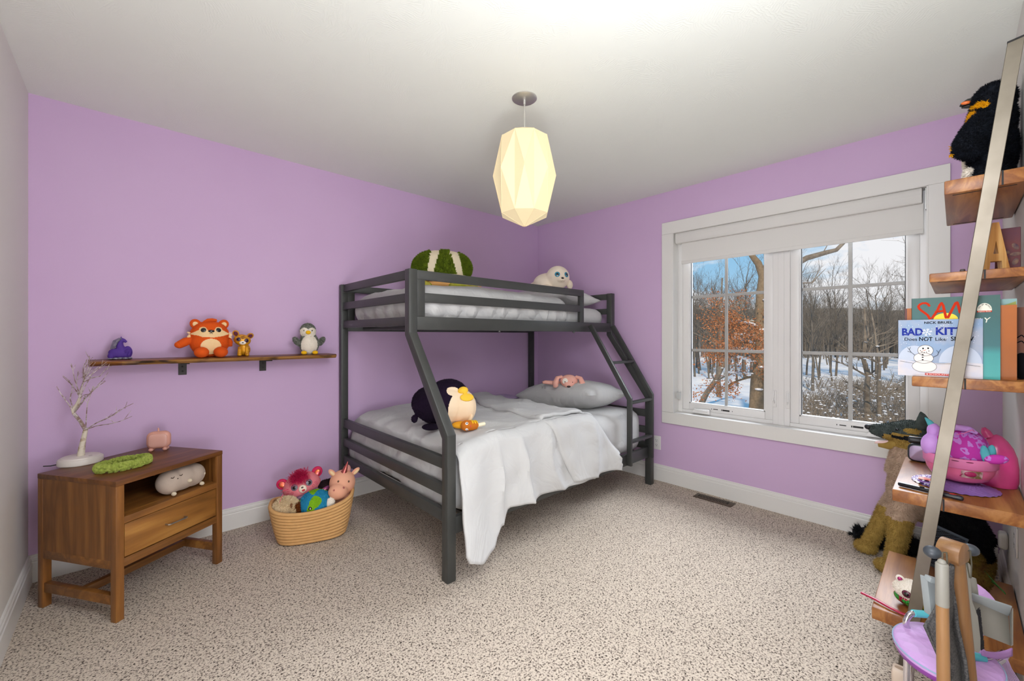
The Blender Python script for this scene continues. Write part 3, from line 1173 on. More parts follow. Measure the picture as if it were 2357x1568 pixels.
def pillow(bm, L, Wd, Th, seed=0, pinch=.1, n=40):
    """stuffed pillow lying flat, long side along y"""
    def f(sgn):
        def g(u, v):
            a, b = u * 2 - 1, v * 2 - 1
            k = 1 - pinch * (1 - abs(a) ** 2) * abs(b) ** 6
            k2 = 1 - pinch * (1 - abs(b) ** 2) * abs(a) ** 6
            h = (max(0, 1 - abs(a) ** 2.6) * max(0, 1 - abs(b) ** 2.6)) ** .55
            x, y = b * Wd / 2 * k, a * L / 2 * k2
            w_ = .010 * sin(a * 26 + seed + 3 * nz((a, b, seed), 2)) * max(0, abs(b) - .3) * h + .010 * nz((a * 2, b * 2, seed + sgn), 2.2) * h
            return V((x, y, sgn * (h * Th / 2 + w_)))
        return g
    t = NB()
    grid(t, f(1), n, n)
    grid(t, f(-1), n, n)
    bmesh.ops.remove_doubles(t, verts=t.verts, dist=.0008)
    bmesh.ops.recalc_face_normals(t, faces=t.faces)
    join(bm, t)

bm = NB()
pillow(bm, .90, .50, .25, 3)
bm.transform(T(3.19, -.84, .715) @ R(4, 'Y') @ R(-6, 'X') @ R(-4, 'Z'))
single('pillow', bm, cotton_grey, 'pale grey pillow at the head of the lower bunk', 'pillow')
bm = NB()
pillow(bm, .80, .46, .17, 8)
bm.transform(T(3.30, -.56, 1.583) @ R(3, 'Y') @ R(4, 'X') @ R(-5, 'Z'))
single('pillow', bm, cotton, 'white pillow on the upper bunk under the toy seal', 'pillow')
bm = NB()
rbox(bm, (2.86, -.32, .63), (3.14, -.07, .655), (.05, .05, .012), 10, lambda p: p + V((0, 0, wr((p.x, p.y, 0), 8, .008))))
single('folded_sheet', bm, lav_sheet, 'lilac cloth tucked behind the lower bunk pillow', 'sheet')

# ------------------------------------------------------------------ nightstand
wn_a = wood('walnut_lengthwise', '#6b431c', '#8b5a29', '#a67637', 'x', 9, freq=4)
wn_v = wood('walnut_upright', '#69401a', '#895828', '#a37336', 'z', 9, off=3, freq=4)
wn_top = wood('walnut_top', '#5c3616', '#764820', '#90602c', 'x', 11, off=5, freq=4)
wn_d = wood('walnut_drawer', '#70471b', '#93612a', '#b3813d', 'x', 7, off=8, freq=4)
ns = thing('nightstand', 'low walnut nightstand standing askew in the left corner', 'nightstand', (.324, -.700, 0), rz=rad(33.8))
NW, ND, NH = .50, .47, .606
LG = .032
for x in (0, NW - LG):
    for y in (0, ND - LG):
        bm = NB(); box(bm, (x, y, 0), (x + LG, y + LG, NH - .0225), .002); part('leg', bm, wn_v, ns)
bm = NB()
box(bm, (-.001, -.001, NH - .022), (NW + .001, ND, NH), .002)
part('top', bm, wn_top, ns)
for x in (.001, NW - .023):
    bm = NB(); box(bm, (x, LG - .001, .262), (x + .022, ND - LG, NH - .022)); part('side_panel', bm, wn_v, ns)
    bm = NB(); box(bm, (x, LG, .225), (x + .022, ND - LG, .2625), .001); part('side_rail', bm, wn_a, ns)
bm = NB(); box(bm, (LG, ND - .02, .225), (NW - LG, ND - .004, NH - .022)); part('back_panel', bm, wn_a, ns)
bm = NB(); box(bm, (.022, .002, .413), (NW - .022, ND - .02, .443), .001); part('shelf', bm, wn_a, ns)
bm = NB(); box(bm, (.022, .02, .226), (NW - .022, ND - .02, .24)); part('bottom_panel', bm, wn_a, ns)
bm = NB(); box(bm, (LG, .002, .226), (NW - LG, .024, .262), .001); part('bottom_rail', bm, wn_a, ns)
bm = NB(); box(bm, (LG + .003, .003, .266), (NW - LG - .003, .023, .410), .002)
dr = part('drawer', bm, wn_d, ns)
bm = NB()
tube(bm, [(NW / 2 - .044, .004, .333), (NW / 2 - .044, -.016, .333), (NW / 2 - .04, -.02, .333), (NW / 2 + .04, -.02, .333), (NW / 2 + .044, -.016, .333), (NW / 2 + .044, .004, .333)], .0035, 8)
part('pull_handle', bm, mat('brushed_nickel', '#a9a49c', .32, .9), dr, label='brushed metal bar handle')
for x in (.004, NW - LG + .004):
    bm = NB(); box(bm, (x, LG, .07), (x + .024, ND - LG, .112), .002); part('stretcher', bm, wn_a, ns)
bm = NB(); box(bm, (.028, ND / 2 - .015, .075), (NW - .028, ND / 2 + .015, .108), .002); part('stretcher', bm, wn_a, ns)

# glowing twig tree lamp
lamp_white = mat('white_lamp_base', '#dcd4cc', .45)
birch = mat('birch_stem', '#d8cdbb', .5, 0, '#a68d68', vs=30, lo=.5, hi=.6)
twig = mat('copper_wrapped_twig', '#8f7568', .4, .3, '#d9cfcc', vs=55, lo=.4, hi=.6)
tl = thing('tree_lamp', 'white twig tree lamp on a round base on the nightstand', 'lamp', (.193, -.215, .606), world=True)
tb = V((.193, -.215, .606))
bm = NB()
lathe(bm, [(0, 0), (.078, 0), (.081, .003), (.081, .024), (.078, .028), (.072, .029), (.070, .034), (.066, .036), (0, .036)], T(*tb), 40)
part('base', bm, lamp_white, tl)
bm = NB(); cyl(bm, tb + V((.035, -.03, .0355)), tb + V((.035, -.03, .037)), .007); part('touch_switch', bm, mat('grey_print', '#b5ada6', .5), tl)
def TP(px, py, k=0):
    return CAM + FW * (2.04 + k) + RT * ((px - 1178.5) / 952.35 * (2.04 + k)) + V((0, 0, (773.26 - py) / 952.35 * (2.04 + k)))
bm = NB()
s0 = tb + V((0, 0, .035))
ux = V((.731, -.682, 0))
stem = [s0, s0 + ux * .008 + V((0, 0, .055)), s0 + ux * .024 + V((0, 0, .128))]
tube(bm, stem, [.015, .0115, .009], 12)
j1 = stem[-1]
j2 = s0 + ux * -.033 + V((0, 0, .207))
j3 = s0 + ux * -.004 + V((0, 0, .285))
j4 = s0 + ux * .012 + V((0, 0, .36))
tube(bm, [j1, j1.lerp(j2, .5) + ux * .004, j2], [.008, .007, .007], 8, 1)
tube(bm, [j2 - V((0, 0, .004)), j2 + ux * -.004 + V((0, 0, .02)), j2.lerp(j3, .6), j3], [.006, .009, .008, .006], 8)
tube(bm, [j3, j3.lerp(j4, .5) + ux * -.003, j4], [.006, .005, .003], 8, 1)
part('stem', bm, [birch, twig], tl)
bm = NB()
rnd = random.Random(6)
for b0, a, z, k in ((j1, .17, .10, 0), (j1, .18, .12, .06), (j1, .09, .22, -.05), (j2, .155, .16, 0), (j2, .15, .11, -.07), (j2, .12, .20, .05), (j2, -.05, .12, .04), (j3, -.085, .11, 0), (j3, -.04, .13, .03), (j3, -.01, .17, -.03), (j3, .05, .15, .04),
                    (j4, .03, .12, 0), (j4, .09, .10, -.03), (j4, .11, .08, .03), (j4, -.02, .11, .04), (j4, .01, .13, .02), (j1, .2, .06, .03), (j2, -.03, .14, -.05), (j3, .12, .06, -.03), (j4, .06, .1, .06)):
    e_ = b0 + ux * a + V((0, 0, z)) + FW * k
    md = b0.lerp(e_, .55) + V((rnd.uniform(-.012, .012), rnd.uniform(-.012, .012), rnd.uniform(-.02, .015)))
    tube(bm, [b0, b0.lerp(md, .5) + V((0, 0, .006)), md, md.lerp(e_, .5) + V((0, 0, rnd.uniform(-.006, .012))), e_], [.0022, .002, .0018, .0015, .0012], 6)
    for q in range(2):
        s1 = md.lerp(e_, rnd.uniform(0, .7))
        tube(bm, [s1, s1 + ux * rnd.uniform(-.03, .04) + V((0, 0, rnd.uniform(.01, .04))) + FW * rnd.uniform(-.02, .02)], [.0014, .0009], 5)
part('twigs', bm, twig, tl)
bm = NB(); tube(bm, [tb + V((-.078, .0, .008)), tb + V((-.1, .01, .004)), tb + V((-.125, .03, .003))], .0025, 6); part('cord', bm, mat('black_cord', '#1d1b1a', .6), tl)

# lime fluffy headband
lime = mat('lime_boucle', '#9fab50', .95, 0, '#8a9a3c', vs=60, sheen=.3)
bm = NB()
hb = V((.349, -.46, .606))
ring = []
for i in range(44):
    a = 2 * pi * i / 44
    q = V((.094 * cos(a), .060 * sin(a), 0))
    q.rotate(Matrix.Rotation(rad(24), 3, 'Z'))
    ring.append(hb + q)
for i in range(700):
    a = random.uniform(0, 6.28)
    q = V((.094 * cos(a), .060 * sin(a), 0))
    q.rotate(Matrix.Rotation(rad(24), 3, 'Z'))
    b_ = random.uniform(0, 6.28)
    n_ = V((cos(a), sin(a) * 1.6, 0)).normalized()
    n_.rotate(Matrix.Rotation(rad(24), 3, 'Z'))
    p = hb + q + n_ * (.011 * cos(b_)) + V((0, 0, .021 + .016 * sin(b_)))
    ell(bm, p, random.uniform(.0045, .0075), seg=6)
grid(bm, lambda u, v: (lambda a, b_: hb + (lambda q: (q.rotate(Matrix.Rotation(rad(24), 3, 'Z')), q)[1])(V(((.094 + .010 * cos(b_)) * cos(a), (.060 + .010 * cos(b_)) * sin(a), .021 + .015 * sin(b_)))))(2 * pi * u, 2 * pi * v), 44, 12, True, True)
single('headband', bm, lime, 'lime green fluffy oval headband on the nightstand', 'headband')

# pink pig shaped stand
pink_pl = mat('salmon_pink_plastic', '#d69c8a', .4)
pg = thing('pig_clock', 'pink plastic boxy toy with little feet at the back of the nightstand', 'toy', (.487, -.185, .606), rz=rad(-18))
bm = NB(); rbox(bm, (-.052, -.024, .012), (.052, .024, .105), (.03, .02, .03), 12); part('body', bm, pink_pl, pg)
bm = NB(); rbox(bm, (-.040, -.029, .022), (.042, -.02, .094), (.02, .006, .02), 10); part('front_panel', bm, mat('flat_pink_panel', '#d3a092', .35), pg)
for x in (-.03, .03):
    for y in (-.016, .014):
        bm = NB(); ell(bm, (x, y, .0095), (.0115, .011, .0095), seg=14); part('foot', bm, pink_pl, pg)
bm = NB(); tube(bm, [(-.002, .0, .102), (-.002, 0, .117), (-.0035, 0, .123)], [.0045, .004, .003], 10); part('tail', bm, pink_pl, pg)

# grey plush cushion in the niche (a plain sleeping cushion)
gp_m = mat('grey_plush', '#b3a294', .9, 0, '#a69587', vs=6, bump=.15, bs=250, sheen=.4)
gp = thing('plush_cushion', 'plump grey plush cushion with tiny cream feet in the nightstand niche', 'plush toy', (.56, -.46, .4445), rz=rad(33.8))
bm = NB()
ell(bm, (-.055, 0, .062), (.058, .055, .060))
ell(bm, (.0, 0, .063), (.085, .056, .060))
ell(bm, (.055, 0, .062), (.062, .055, .059))
bm = fuse(bm, .005, 10)
body = part('body', bm, gp_m, gp, 80)
crm = mat('cream_plush', '#cdbfa6', .9)
for x, y, z in ((-.07, -.045, .012), (.075, -.043, .013), (-.0, -.0555, .055), (.088, -.035, .06)):
    bm = NB()
    ell(bm, (x, y, z), (.010, .013, .010), seg=12)
    part('foot', bm, crm, gp)
bm = NB()
for x in (-.075, -.035):
    tube(bm, [(x - .008, -.044, .094), (x, -.047, .090), (x + .008, -.044, .094)], .0018, 6)
ell(bm, (-.055, -.0495, .082), (.004, .003, .003), seg=8)
part('face_stitching', bm, mat('dark_brown_thread', '#3b2720', .8), gp)

# ------------------------------------------------------------------ live edge wall shelf
le = wood('live_edge_slab', '#4a260f', '#74441c', '#9b6a2e', 'x', 6, .35, 4, off=12)
le_edge = mat('live_edge_bark', '#96692f', .6, 0, '#33200f', vs=26, lo=.5, hi=.66, bump=.5, bs=60, stretch=(.3, 1, 1))
ws = thing('wall_shelf', 'dark live edge wooden wall shelf above the nightstand', 'shelf', (.85, 0, 1.0), world=True)
bm = NB()
def se(x):
    y = -.20 + .010 * nz((x * 3, 0, 0), 2.5) + .004 * nz((x, 4, 0), 14)
    if x > 1.40:
        y += (x - 1.40) * .35
    return y
n = 60
top = []
def slab(u, v):
    x = .219 + 1.215 * u
    a = v * 2 * pi
    ye = se(x)
    pts = [(-.004, 1.0755), (-.004, 1.1035), (ye + .012, 1.1035), (ye - .002, 1.098), (ye + .002 + .006 * nz((x * 2, 1, 0), 6), 1.087), (ye + .016, 1.0765)]
    y, z = pts[int(round(v * 6)) % 6]
    return V((x, y, z))
grid(bm, slab, n, 6, False, True)
bm.verts.ensure_lookup_table()
for end in (0, n):
    bm.faces.new([bm.verts[end * 6 + k] for k in range(6)])
bmesh.ops.recalc_face_normals(bm, faces=bm.faces)
for f in bm.faces:
    c = f.calc_center_median()
    f.material_index = 1 if (f.normal.y < -.45 and c.y < -.12 and c.x > .34) else 0
part('slab', bm, [le, le_edge], ws, 30)
for x in (.602, 1.021):
    bm = NB()
    box(bm, (x - .0195, -.007, .998), (x + .0195, -.0005, 1.0745), .001, 1)
    box(bm, (x - .0195, -.17, 1.0695), (x + .0195, -.0005, 1.0748), .001, 1)
    for z in (1.02, 1.048):
        ell(bm, (x, -.007, z), (.005, .002, .005), seg=10)
    part('bracket', bm, mat('black_iron', '#2c2724', .5, .4), ws)

# ------------------------------------------------------------------ pendant lamp
nick = mat('satin_nickel', '#c6c4bf', .36, .8)
pd = thing('pendant_lamp', 'folded cream paper pendant lamp hanging from the ceiling', 'lamp', (1.837, -1.652, H), world=True)
PX, PY = 1.837, -1.652
bm = NB()
lathe(bm, [(0, -.012), (.012, -.012), (.058, -.008), (.0635, -.004), (.0635, 0), (0, 0)], T(PX, PY, H), 40)
cyl(bm, (PX, PY, H - .035), (PX, PY, H - .011), .007, .008, 14)
part('canopy', bm, nick, pd)
bm = NB(); cyl(bm, (PX, PY, 2.27), (PX, PY, H - .03), .0042, seg=12); cyl(bm, (PX, PY, 2.27), (PX, PY, 2.375), .0058, seg=12); part('stem', bm, nick, pd)
shade_m, nt, b = new_mat('lit_paper_shade')
b.inputs['Base Color'].default_value = rgb('#bfac80')
b.inputs['Roughness'].default_value = .7
b.inputs['Emission Color'].default_value = rgb('#fff0cf')
b.inputs['Emission Strength'].default_value = .40
seam_m = mat('shade_seam', '#d9c49a', .7, emis=.22)
a0 = math.atan2(CAM.y - PY, CAM.x - PX)
def RG(r_, z, half, n=8):
    return [V((PX + r_ * cos(a0 + (k + half) * 2 * pi / n), PY + r_ * sin(a0 + (k + half) * 2 * pi / n), z)) for k in range(n)]
A, B, D_ = RG(.121, 2.232, .5), RG(.160, 2.045, 0), RG(.122, 1.845, .5)
top_r, bot_r = RG(.012, 2.286, .5), RG(.008, 1.788, .5)
bm = NB()
va, vb, vd, vt, vo = [[bm.verts.new(p) for p in q] for q in (A, B, D_, top_r, bot_r)]
for k in range(8):
    j = (k + 1) % 8
    i = (k - 1) % 8
    # each facet is folded in along its middle so the shade reads as pleated paper
    def quad(p, q, r_, s_, dep):
        c = (p.co + q.co + r_.co + s_.co) / 4
        ax = V((PX, PY, c.z))
        m_ = bm.verts.new(c + (ax - c).normalized() * dep)
        for x, y in ((p, q), (q, r_), (r_, s_), (s_, p)):
            bm.faces.new((x, y, m_))
    quad(va[k], vb[k], vd[k], vb[j], .012)
    bm.faces.new((va[i], va[k], vb[k]))
    bm.faces.new((vd[i], vb[k], vd[k]))
    bm.faces.new((vt[k], vt[j], va[j], va[k]))
    bm.faces.new((vd[k], vd[j], vo[j], vo[k]))
bm.faces.new(vt[::-1])
bmesh.ops.recalc_face_normals(bm, faces=bm.faces)
shade = part('shade', bm, shade_m, pd, 0, label='folded cream paper shade')
bm = NB()
for k in range(8):
    i = (k - 1) % 8
    j = (k + 1) % 8
    for p, q in ((A[k], B[k]), (A[i], B[k]), (B[k], D_[k]), (B[k], D_[i]), (D_[k], bot_r[k]), (A[k], top_r[k])):
        if (p - q).length:
            tube(bm, [p, q], .0011, 5)
part('seam', bm, seam_m, shade)

# ------------------------------------------------------------------ floor vent, wall sockets
brz = mat('bronze_vent', '#584a3c', .5, .4)
blk = mat('dark_recess', '#15120f', .9)
vt_ = thing('floor_vent', 'brown metal floor vent in the carpet below the window', 'vent', (3.57, -1.915, 0), world=True)
bm = NB(); box(bm, (3.522, -2.052, .001), (3.618, -1.778, .006), .002); part('plate', bm, brz, vt_)
bm = NB()
for i in range(19):
    y = -2.018 + i * .0115
    if i in (0, 18):
        box(bm, (3.548, y, .0055), (3.592, y + .008, .0066))
    else:
        box(bm, (3.545 + (.008 if i % 2 else 0), y, .0055), (3.565 + (.006 if i % 2 else 0), y + .005, .0066))
        box(bm, (3.575, y, .0055), (3.595, y + .005, .0066))
part('slot', bm, blk, vt_, 0)

def socket(name, label, loc, rz):
    t = thing(name, label, 'outlet', loc, rz=rz)
    bm = NB(); box(bm, (-.036, -.006, -.058), (.036, 0, .058), .003); pl = part('cover_plate', bm, vinyl, t)
    for z in (-.02, .02):
        bm = NB(); rbox(bm, (-.0165, -.0085, z - .0145), (.0165, -.004, z + .0145), (.012, .003, .012), 8); part('receptacle', bm, vinyl, t)
        bm = NB()
        box(bm, (-.008, -.0089, z - .001), (-.0055, -.0084, z + .008)); box(bm, (.0055, -.0089, z - .001), (.008, -.0084, z + .007)); cyl(bm, (0, -.0089, z - .007), (0, -.0084, z - .007), .0027, seg=10)
        part('slot', bm, blk, t, 0)
    return t
socket('wall_outlet', 'white double outlet on the purple wall beside the bed ladder', (LX, -1.405, .318), rad(-90))
socket('wall_outlet', 'white outlet low on the white wall behind the ladder shelf', (2.93, LY, .42), rad(180))
bm = NB()
rbox(bm, (3.30, LY + .001, .245), (3.36, LY + .032, .32), .012, 6)
single('plug_in_freshener', bm, mat('off_white_plastic', '#d9d6cf', .4), 'white plug in device above the baseboard in the right corner', 'plug-in')
# ------------------------------------------------------------------ soft toys
def face(x, y, turn=0):
    d = V((CAM.x - x, CAM.y - y))
    return math.atan2(d.y, d.x) + pi / 2 + rad(turn)

blk_eye = mat('glossy_black_eye', '#0e0d0d', .12, coat=.5)
shine = mat('eye_glint', '#f4f4f4', .2)

def plush(name, col, col2=None, vs=20, sheen=.5):
    return mat(name, col, .92, 0, col2, vs=vs, bump=.2, bs=320, bdist=.003, sheen=sheen, spec=.15)

def front(bm, x, z, lift=0, y0=-1):
    return snap(bm, (x, y0, z), (0, 1, 0), lift)

def stick(parent, base, items, name, m, y0=-1, smooth=50):
    """small flat features pressed on the front of a toy: (x, z, rx, rz, th, roll)"""
    bm = NB()
    for x, z, rx, rz, th, roll in items:
        p, n = front(base, x, z, 0, y0)
        disc_on(bm, p, n, rx, rz, th, roll=roll)
    return part(name, bm, m, parent, smooth)

def each(parent, base, items, name, m):
    return [stick(parent, base, [i], name, m) for i in items]

# --- orange fox cub on the wall shelf
orange = plush('fox_orange', '#d9581c', '#cc4f18', 8)
creamp = plush('fox_cream', '#efcf9f', '#e8c590', 12)
fx = thing('fox_plush', 'round orange fox plush with cream face and belly on the wall shelf', 'plush toy', (.722, -.108, 1.104), rz=face(.722, -.108, 6))
bm = NB()
ell(bm, (0, 0, .088), (.098, .066, .088))
ell(bm, (0, 0, .135), (.097, .064, .072))
ell(bm, (0, 0, .165), (.085, .056, .048))
bm = fuse(bm, .0028, 14)
def fox_paint(c):
    x, y, z = c
    if y > .01:
        return 0
    if (x / .050) ** 2 + ((z - .064) / .046) ** 2 < 1 + .05 * nz((x, 0, z), 60):
        return 1
    lo_ = .117 + .02 * (x / .09) ** 2 + .004 * nz((x, 1, 0), 40)
    hi_ = .150 + .018 * min(1, abs(x) / .03) - .030 * max(0, (abs(x) - .045) / .05)
    if lo_ < z < hi_ and abs(x) < .094:
        return 1
    if min((x - .037) ** 2 + (z - .160) ** 2, (x + .037) ** 2 + (z - .160) ** 2) < .019 ** 2:
        return 1
    return 0
paint(bm, fox_paint)
base = bm.copy()
fur(bm, 5000, .0035)
part('body', bm, [orange, creamp], fx, 80)
for s in (-1, 1):
    bm = NB()
    ell(bm, (s * .068, .005, .196), (.027, .014, .030), (0, s * 28, 0))
    e_ = part('ear', bm, orange, fx, 80)
    bm = NB()
    ell(bm, (s * .068, -.0075, .193), (.014, .004, .017), (0, s * 28, 0))
    part('inner_ear', bm, creamp, e_, 80)
    bm = NB()
    ell(bm, (s * .046, -.068, .031), (.036, .034, .031))
    part('foot', bm, orange, fx, 80)
    bm = NB()
    if s < 0:
        tube(bm, [(-.085, 0, .105), (-.115, -.008, .092), (-.142, -.012, .076), (-.152, -.012, .070)], [.02, .024, .022, .012], 16)
        ell(bm, (-.142, -.012, .075), (.024, .02, .02))
    else:
        tube(bm, [(.088, .01, .11), (.098, .02, .085), (.1, .02, .06)], [.018, .02, .015], 16)
    part('arm', bm, orange, fx, 80)
    bm = NB()
    for i in range(26):
        a = random.uniform(-1, 1)
        p = V((s * .092, -.012, .132 + a * .016))
        beam(bm, p, p + V((s * random.uniform(.008, .018), -.002, random.uniform(-.012, .006))), .003, .002)
    part('cheek_tuft', bm, creamp, fx)
bm = NB()
tube(bm, [(-.03, 0, .208), (-.01, -.004, .219), (.012, -.002, .222), (.03, 0, .219), (.033, 0, .212)], [.006, .010, .010, .009, .003], 10)
part('hair_tuft', bm, orange, fx)
each(fx, base, [(-.036, .160, .0135, .0135, .004, 0), (.037, .161, .0135, .0135, .004, 0)], 'eye', blk_eye)
stick(fx, base, [(.001, .154, .016, .008, .006, 0)], 'nose', blk_eye)
bm = NB()
for s in (-1, 1):
    tube(bm, [front(base, .0 + s * .001, .147, .001)[0], front(base, s * .002, .140, .001)[0], front(base, s * .006, .138, .001)[0], front(base, s * .0075, .143, .001)[0]], .0011, 6)
part('mouth', bm, blk_eye, fx)
base.free()

# --- shiny gold big cat beside the fox
gold = mat('gold_velour', '#d89a1d', .35, .25, '#b5741a', vs=38, lo=.52, hi=.62)
maroon = mat('maroon_ear', '#571430', .8)
brown_st = mat('brown_stripe', '#6d3a10', .6)
gc = thing('gold_cat_plush', 'small shiny gold spotted cat plush leaning beside the fox', 'plush toy', (.887, -.108, 1.104), rz=face(.887, -.108, 2))
bm = NB()
ell(bm, (.012, .01, .040), (.032, .034, .040))
ell(bm, (.008, 0, .062), (.024, .022, .026))
ell(bm, (.0, -.004, .100), (.047, .036, .036), (0, 12, 0))
bm = fuse(bm, .003, 6)
base = bm.copy()
part('body', bm, gold, gc, 80)
for s in (-1, 1):
    bm = NB(); ell(bm, (s * .038 + .004, .0, .134 - s * .008), (.017, .008, .020), (0, s * 38 + 10, 0)); e_ = part('ear', bm, gold, gc, 80)
    bm = NB(); ell(bm, (s * .038 + .004, -.0065, .133 - s * .008), (.011, .003, .014), (0, s * 38 + 10, 0)); part('inner_ear', bm, maroon, e_, 80)
    bm = NB(); tube(bm, [(s * .017 + .004, -.015, .055), (s * .019 + .004, -.028, .03), (s * .02 + .004, -.032, .01)], [.011, .0105, .012], 14); ell(bm, (s * .020 + .004, -.038, .010), (.012, .016, .010)); part('leg', bm, gold, gc, 80)
ring = mat('purple_iris', '#4b2a52', .3)
for s in (-1, 1):
    e_ = stick(gc, base, [(s * .021, .101 - s * .004, .0125, .0125, .004, 0)], 'eye', ring)
    stick(e_, base, [(s * .021, .101 - s * .004, .0085, .0085, .0055, 0)], 'pupil', blk_eye)
muz = plush('muzzle_white', '#efe6da')
stick(gc, base, [(.001, .083, .018, .012, .008, 0)], 'muzzle', muz)
bm = NB(); p, n = front(base, .001, .087); disc_on(bm, p + n * .008, n, .005, .0035, .003); part('nose', bm, blk_eye, gc)
for x, z, w_ in ((0, .115, .014), (.0, .122, .011), (.002, .108, .009), (.03, .122, .008), (-.03, .125, .008), (.03, .045, .012), (.026, .03, .014), (-.01, .05, .008)):
    bm = NB()
    p, n = front(base, x, z)
    disc_on(bm, p, n, w_, .0028, .001, roll=random.uniform(-15, 15))
    part('stripe', bm, brown_st, gc)
base.free()

# --- grey penguin with flecked coat
fleck = plush('flecked_grey', '#56584f', '#8d8e84', 90)
whitep = plush('white_plush', '#eee6da', '#e4dccf', 15)
yel = plush('yellow_plush', '#eab51f')
gpn = thing('penguin_plush', 'fluffy flecked grey and white penguin plush at the right end of the wall shelf', 'plush toy', (1.278, -.112, 1.104), rz=face(1.278, -.112, 3))
bm = NB()
ell(bm, (0, 0, .072), (.060, .052, .072))
ell(bm, (-.008, -.004, .160), (.048, .043, .052))
ell(bm, (-.004, 0, .120), (.045, .04, .05))
bm = fuse(bm, .0028, 12)
def pg_paint(c):
    x, y, z = c
    if y > -.008:
        return 0
    if z < .125:
        return 1 if (x / .05) ** 2 + ((z - .065) / .068) ** 2 < 1 else 0
    if z < .135 and abs(x + .008) < .035:
        return 1
    return 1 if min(((x + .030) / .027) ** 2, ((x - .014) / .027) ** 2) + ((z - .152) / .030) ** 2 < 1 else 0
paint(bm, pg_paint)
base = bm.copy()
fur(bm, 9000, .006, .0011, .7)
part('body', bm, [fleck, whitep], gpn, 80)
for s in (-1, 1):
    bm = NB(); ell(bm, (s * .074, -.004, .087), (.018, .014, .036), (0, s * 38, 0)); bm.normal_update(); fur(bm, 1800, .006, .001, .7); part('wing', bm, fleck, gpn, 80)
    bm = NB(); ell(bm, (s * .034, -.055, .013), (.018, .017, .013)); part('foot', bm, yel, gpn, 80)
p, n = front(base, -.008, .150)
bm = NB(); ell(bm, p + n * .002, (.016, .012, .013)); part('beak', bm, yel, gpn, 80)
each(gpn, base, [(-.034, .162, .004, .0055, .003, 0), (.016, .162, .004, .0055, .003, 0)], 'eye', blk_eye)
base.free()

# --- purple horse figurine
purp = mat('violet_velvet', '#4b2a86', .75, sheen=.5)
silv = mat('pewter_glitter', '#9b98a8', .35, .6, '#6f6c80', vs=60)
hs = thing('horse_figurine', 'small violet reclining horse figurine with silver mane on the wall shelf', 'figurine', (.334, -.112, 1.104), rz=face(.334, -.112))
bm = NB()
ell(bm, (-.004, 0, .034), (.044, .024, .028), (0, 8, 0))
ell(bm, (.028, 0, .038), (.020, .020, .034))
tube(bm, [(.004, 0, .05), (-.002, 0, .075), (.0, 0, .095), (.006, 0, .105)], [.020, .015, .011, .010], 14)
tube(bm, [(.0, 0, .107), (.014, 0, .102), (.024, 0, .092)], [.011, .009, .006], 12)
tube(bm, [(.02, -.016, .04), (.036, -.022, .055), (.04, -.022, .045), (.03, -.02, .02)], [.008, .007, .006, .005], 10)
ell(bm, (-.036, -.010, .02), (.014, .02, .018))
bm = fuse(bm, .0022, 5)
part('body', bm, purp, hs, 80)
bm = NB()
for k in range(5):
    tube(bm, [(.004 - k * .002, -.008 + k * .004, .113), (-.012 - k * .003, -.009 + k * .004, .098), (-.022 - k * .002, -.009 + k * .004, .075), (-.026 - k * .003, -.008 + k * .004, .056)], [.004, .006, .006, .002], 8)
part('mane', bm, silv, hs)
for s in (-1, 1):
    bm = NB(); cyl(bm, (.002, s * .006, .112), (.003, s * .008, .123), .004, .0008, 8); part('ear', bm, purp, hs)
bm = NB()
for x, y, r_ in ((-.038, -.012, .014), (-.02, -.02, .012), (0, -.024, .012), (.02, -.022, .013), (.036, -.012, .012), (-.03, .012, .013), (.0, .018, .014), (.03, .012, .013)):
    ell(bm, (x, y, .007), (r_, r_, .0075), seg=12)
part('base', fuse(bm, .0025, 3), silv, hs, 80)

# --- green turtle on the upper bunk
shell = plush('shell_green', '#6b7d1d', '#58691a', 30)
stripe = plush('shell_cream', '#ddd0b4')
limbm = plush('turtle_skin', '#8b9a1f', '#c5b158', 25)
peach = plush('turtle_peach', '#e2ab6a')
tt = thing('turtle_plush', 'big furry green turtle plush with cream bands on the upper bunk', 'plush toy', (2.06, -.55, 1.562), rz=face(2.06, -.55, 0))
bm = NB()
rbox(bm, (-.205, -.16, .045), (.225, .17, .205), (.18, .15, .125), 46)
bmesh.ops.recalc_face_normals(bm, faces=bm.faces)
def sh_paint(c):
    x, y, z = c
    for k in (-.082, .098):
        xx = k * (1.32 - (z - .05) * 2.6) + .02
        if abs(x - xx) < .017 + .010 * (z / .2):
            return 1
    return 0
paint(bm, sh_paint)
fur(bm, 16000, .014, .0022, .6, keep=lambda c: sh_paint(c) == 0 and c.z > .08)
part('shell', bm, [shell, stripe], tt, 80)
bm = NB()
grid(bm, lambda u, v: (lambda a, b_: V((.012 + (.206 + .026 * cos(b_)) * cos(a), (.158 + .026 * cos(b_)) * sin(a), .082 + .026 * sin(b_) - .004 * cos(a))))(2 * pi * u, 2 * pi * v), 48, 12, True, True)
part('shell_rim', bm, stripe, tt, 80)
bm = NB(); ell(bm, (.01, 0, .045), (.18, .14, .045)); part('belly', bm, peach, tt, 80)
for x, y, a in ((-.13, -.12, 20), (.12, -.13, -25), (-.13, .1, 0), (.12, .1, 0)):
    bm = NB(); ell(bm, (x, y, .030), (.075, .042, .029), (0, 0, a)); l_ = part('leg', bm, limbm, tt, 80)
bm = NB()
tube(bm, [(.17, -.10, .05), (.215, -.135, .045), (.245, -.145, .038)], [.042, .04, .036], 18)
ell(bm, (.232, -.142, .040), (.050, .042, .040))
hd = part('head', bm, limbm, tt, 80)
bm = NB(); ell(bm, (.268, -.15, .034), (.022, .03, .026)); part('snout', bm, plush('snout_peach', '#e8b793'), tt, 80)
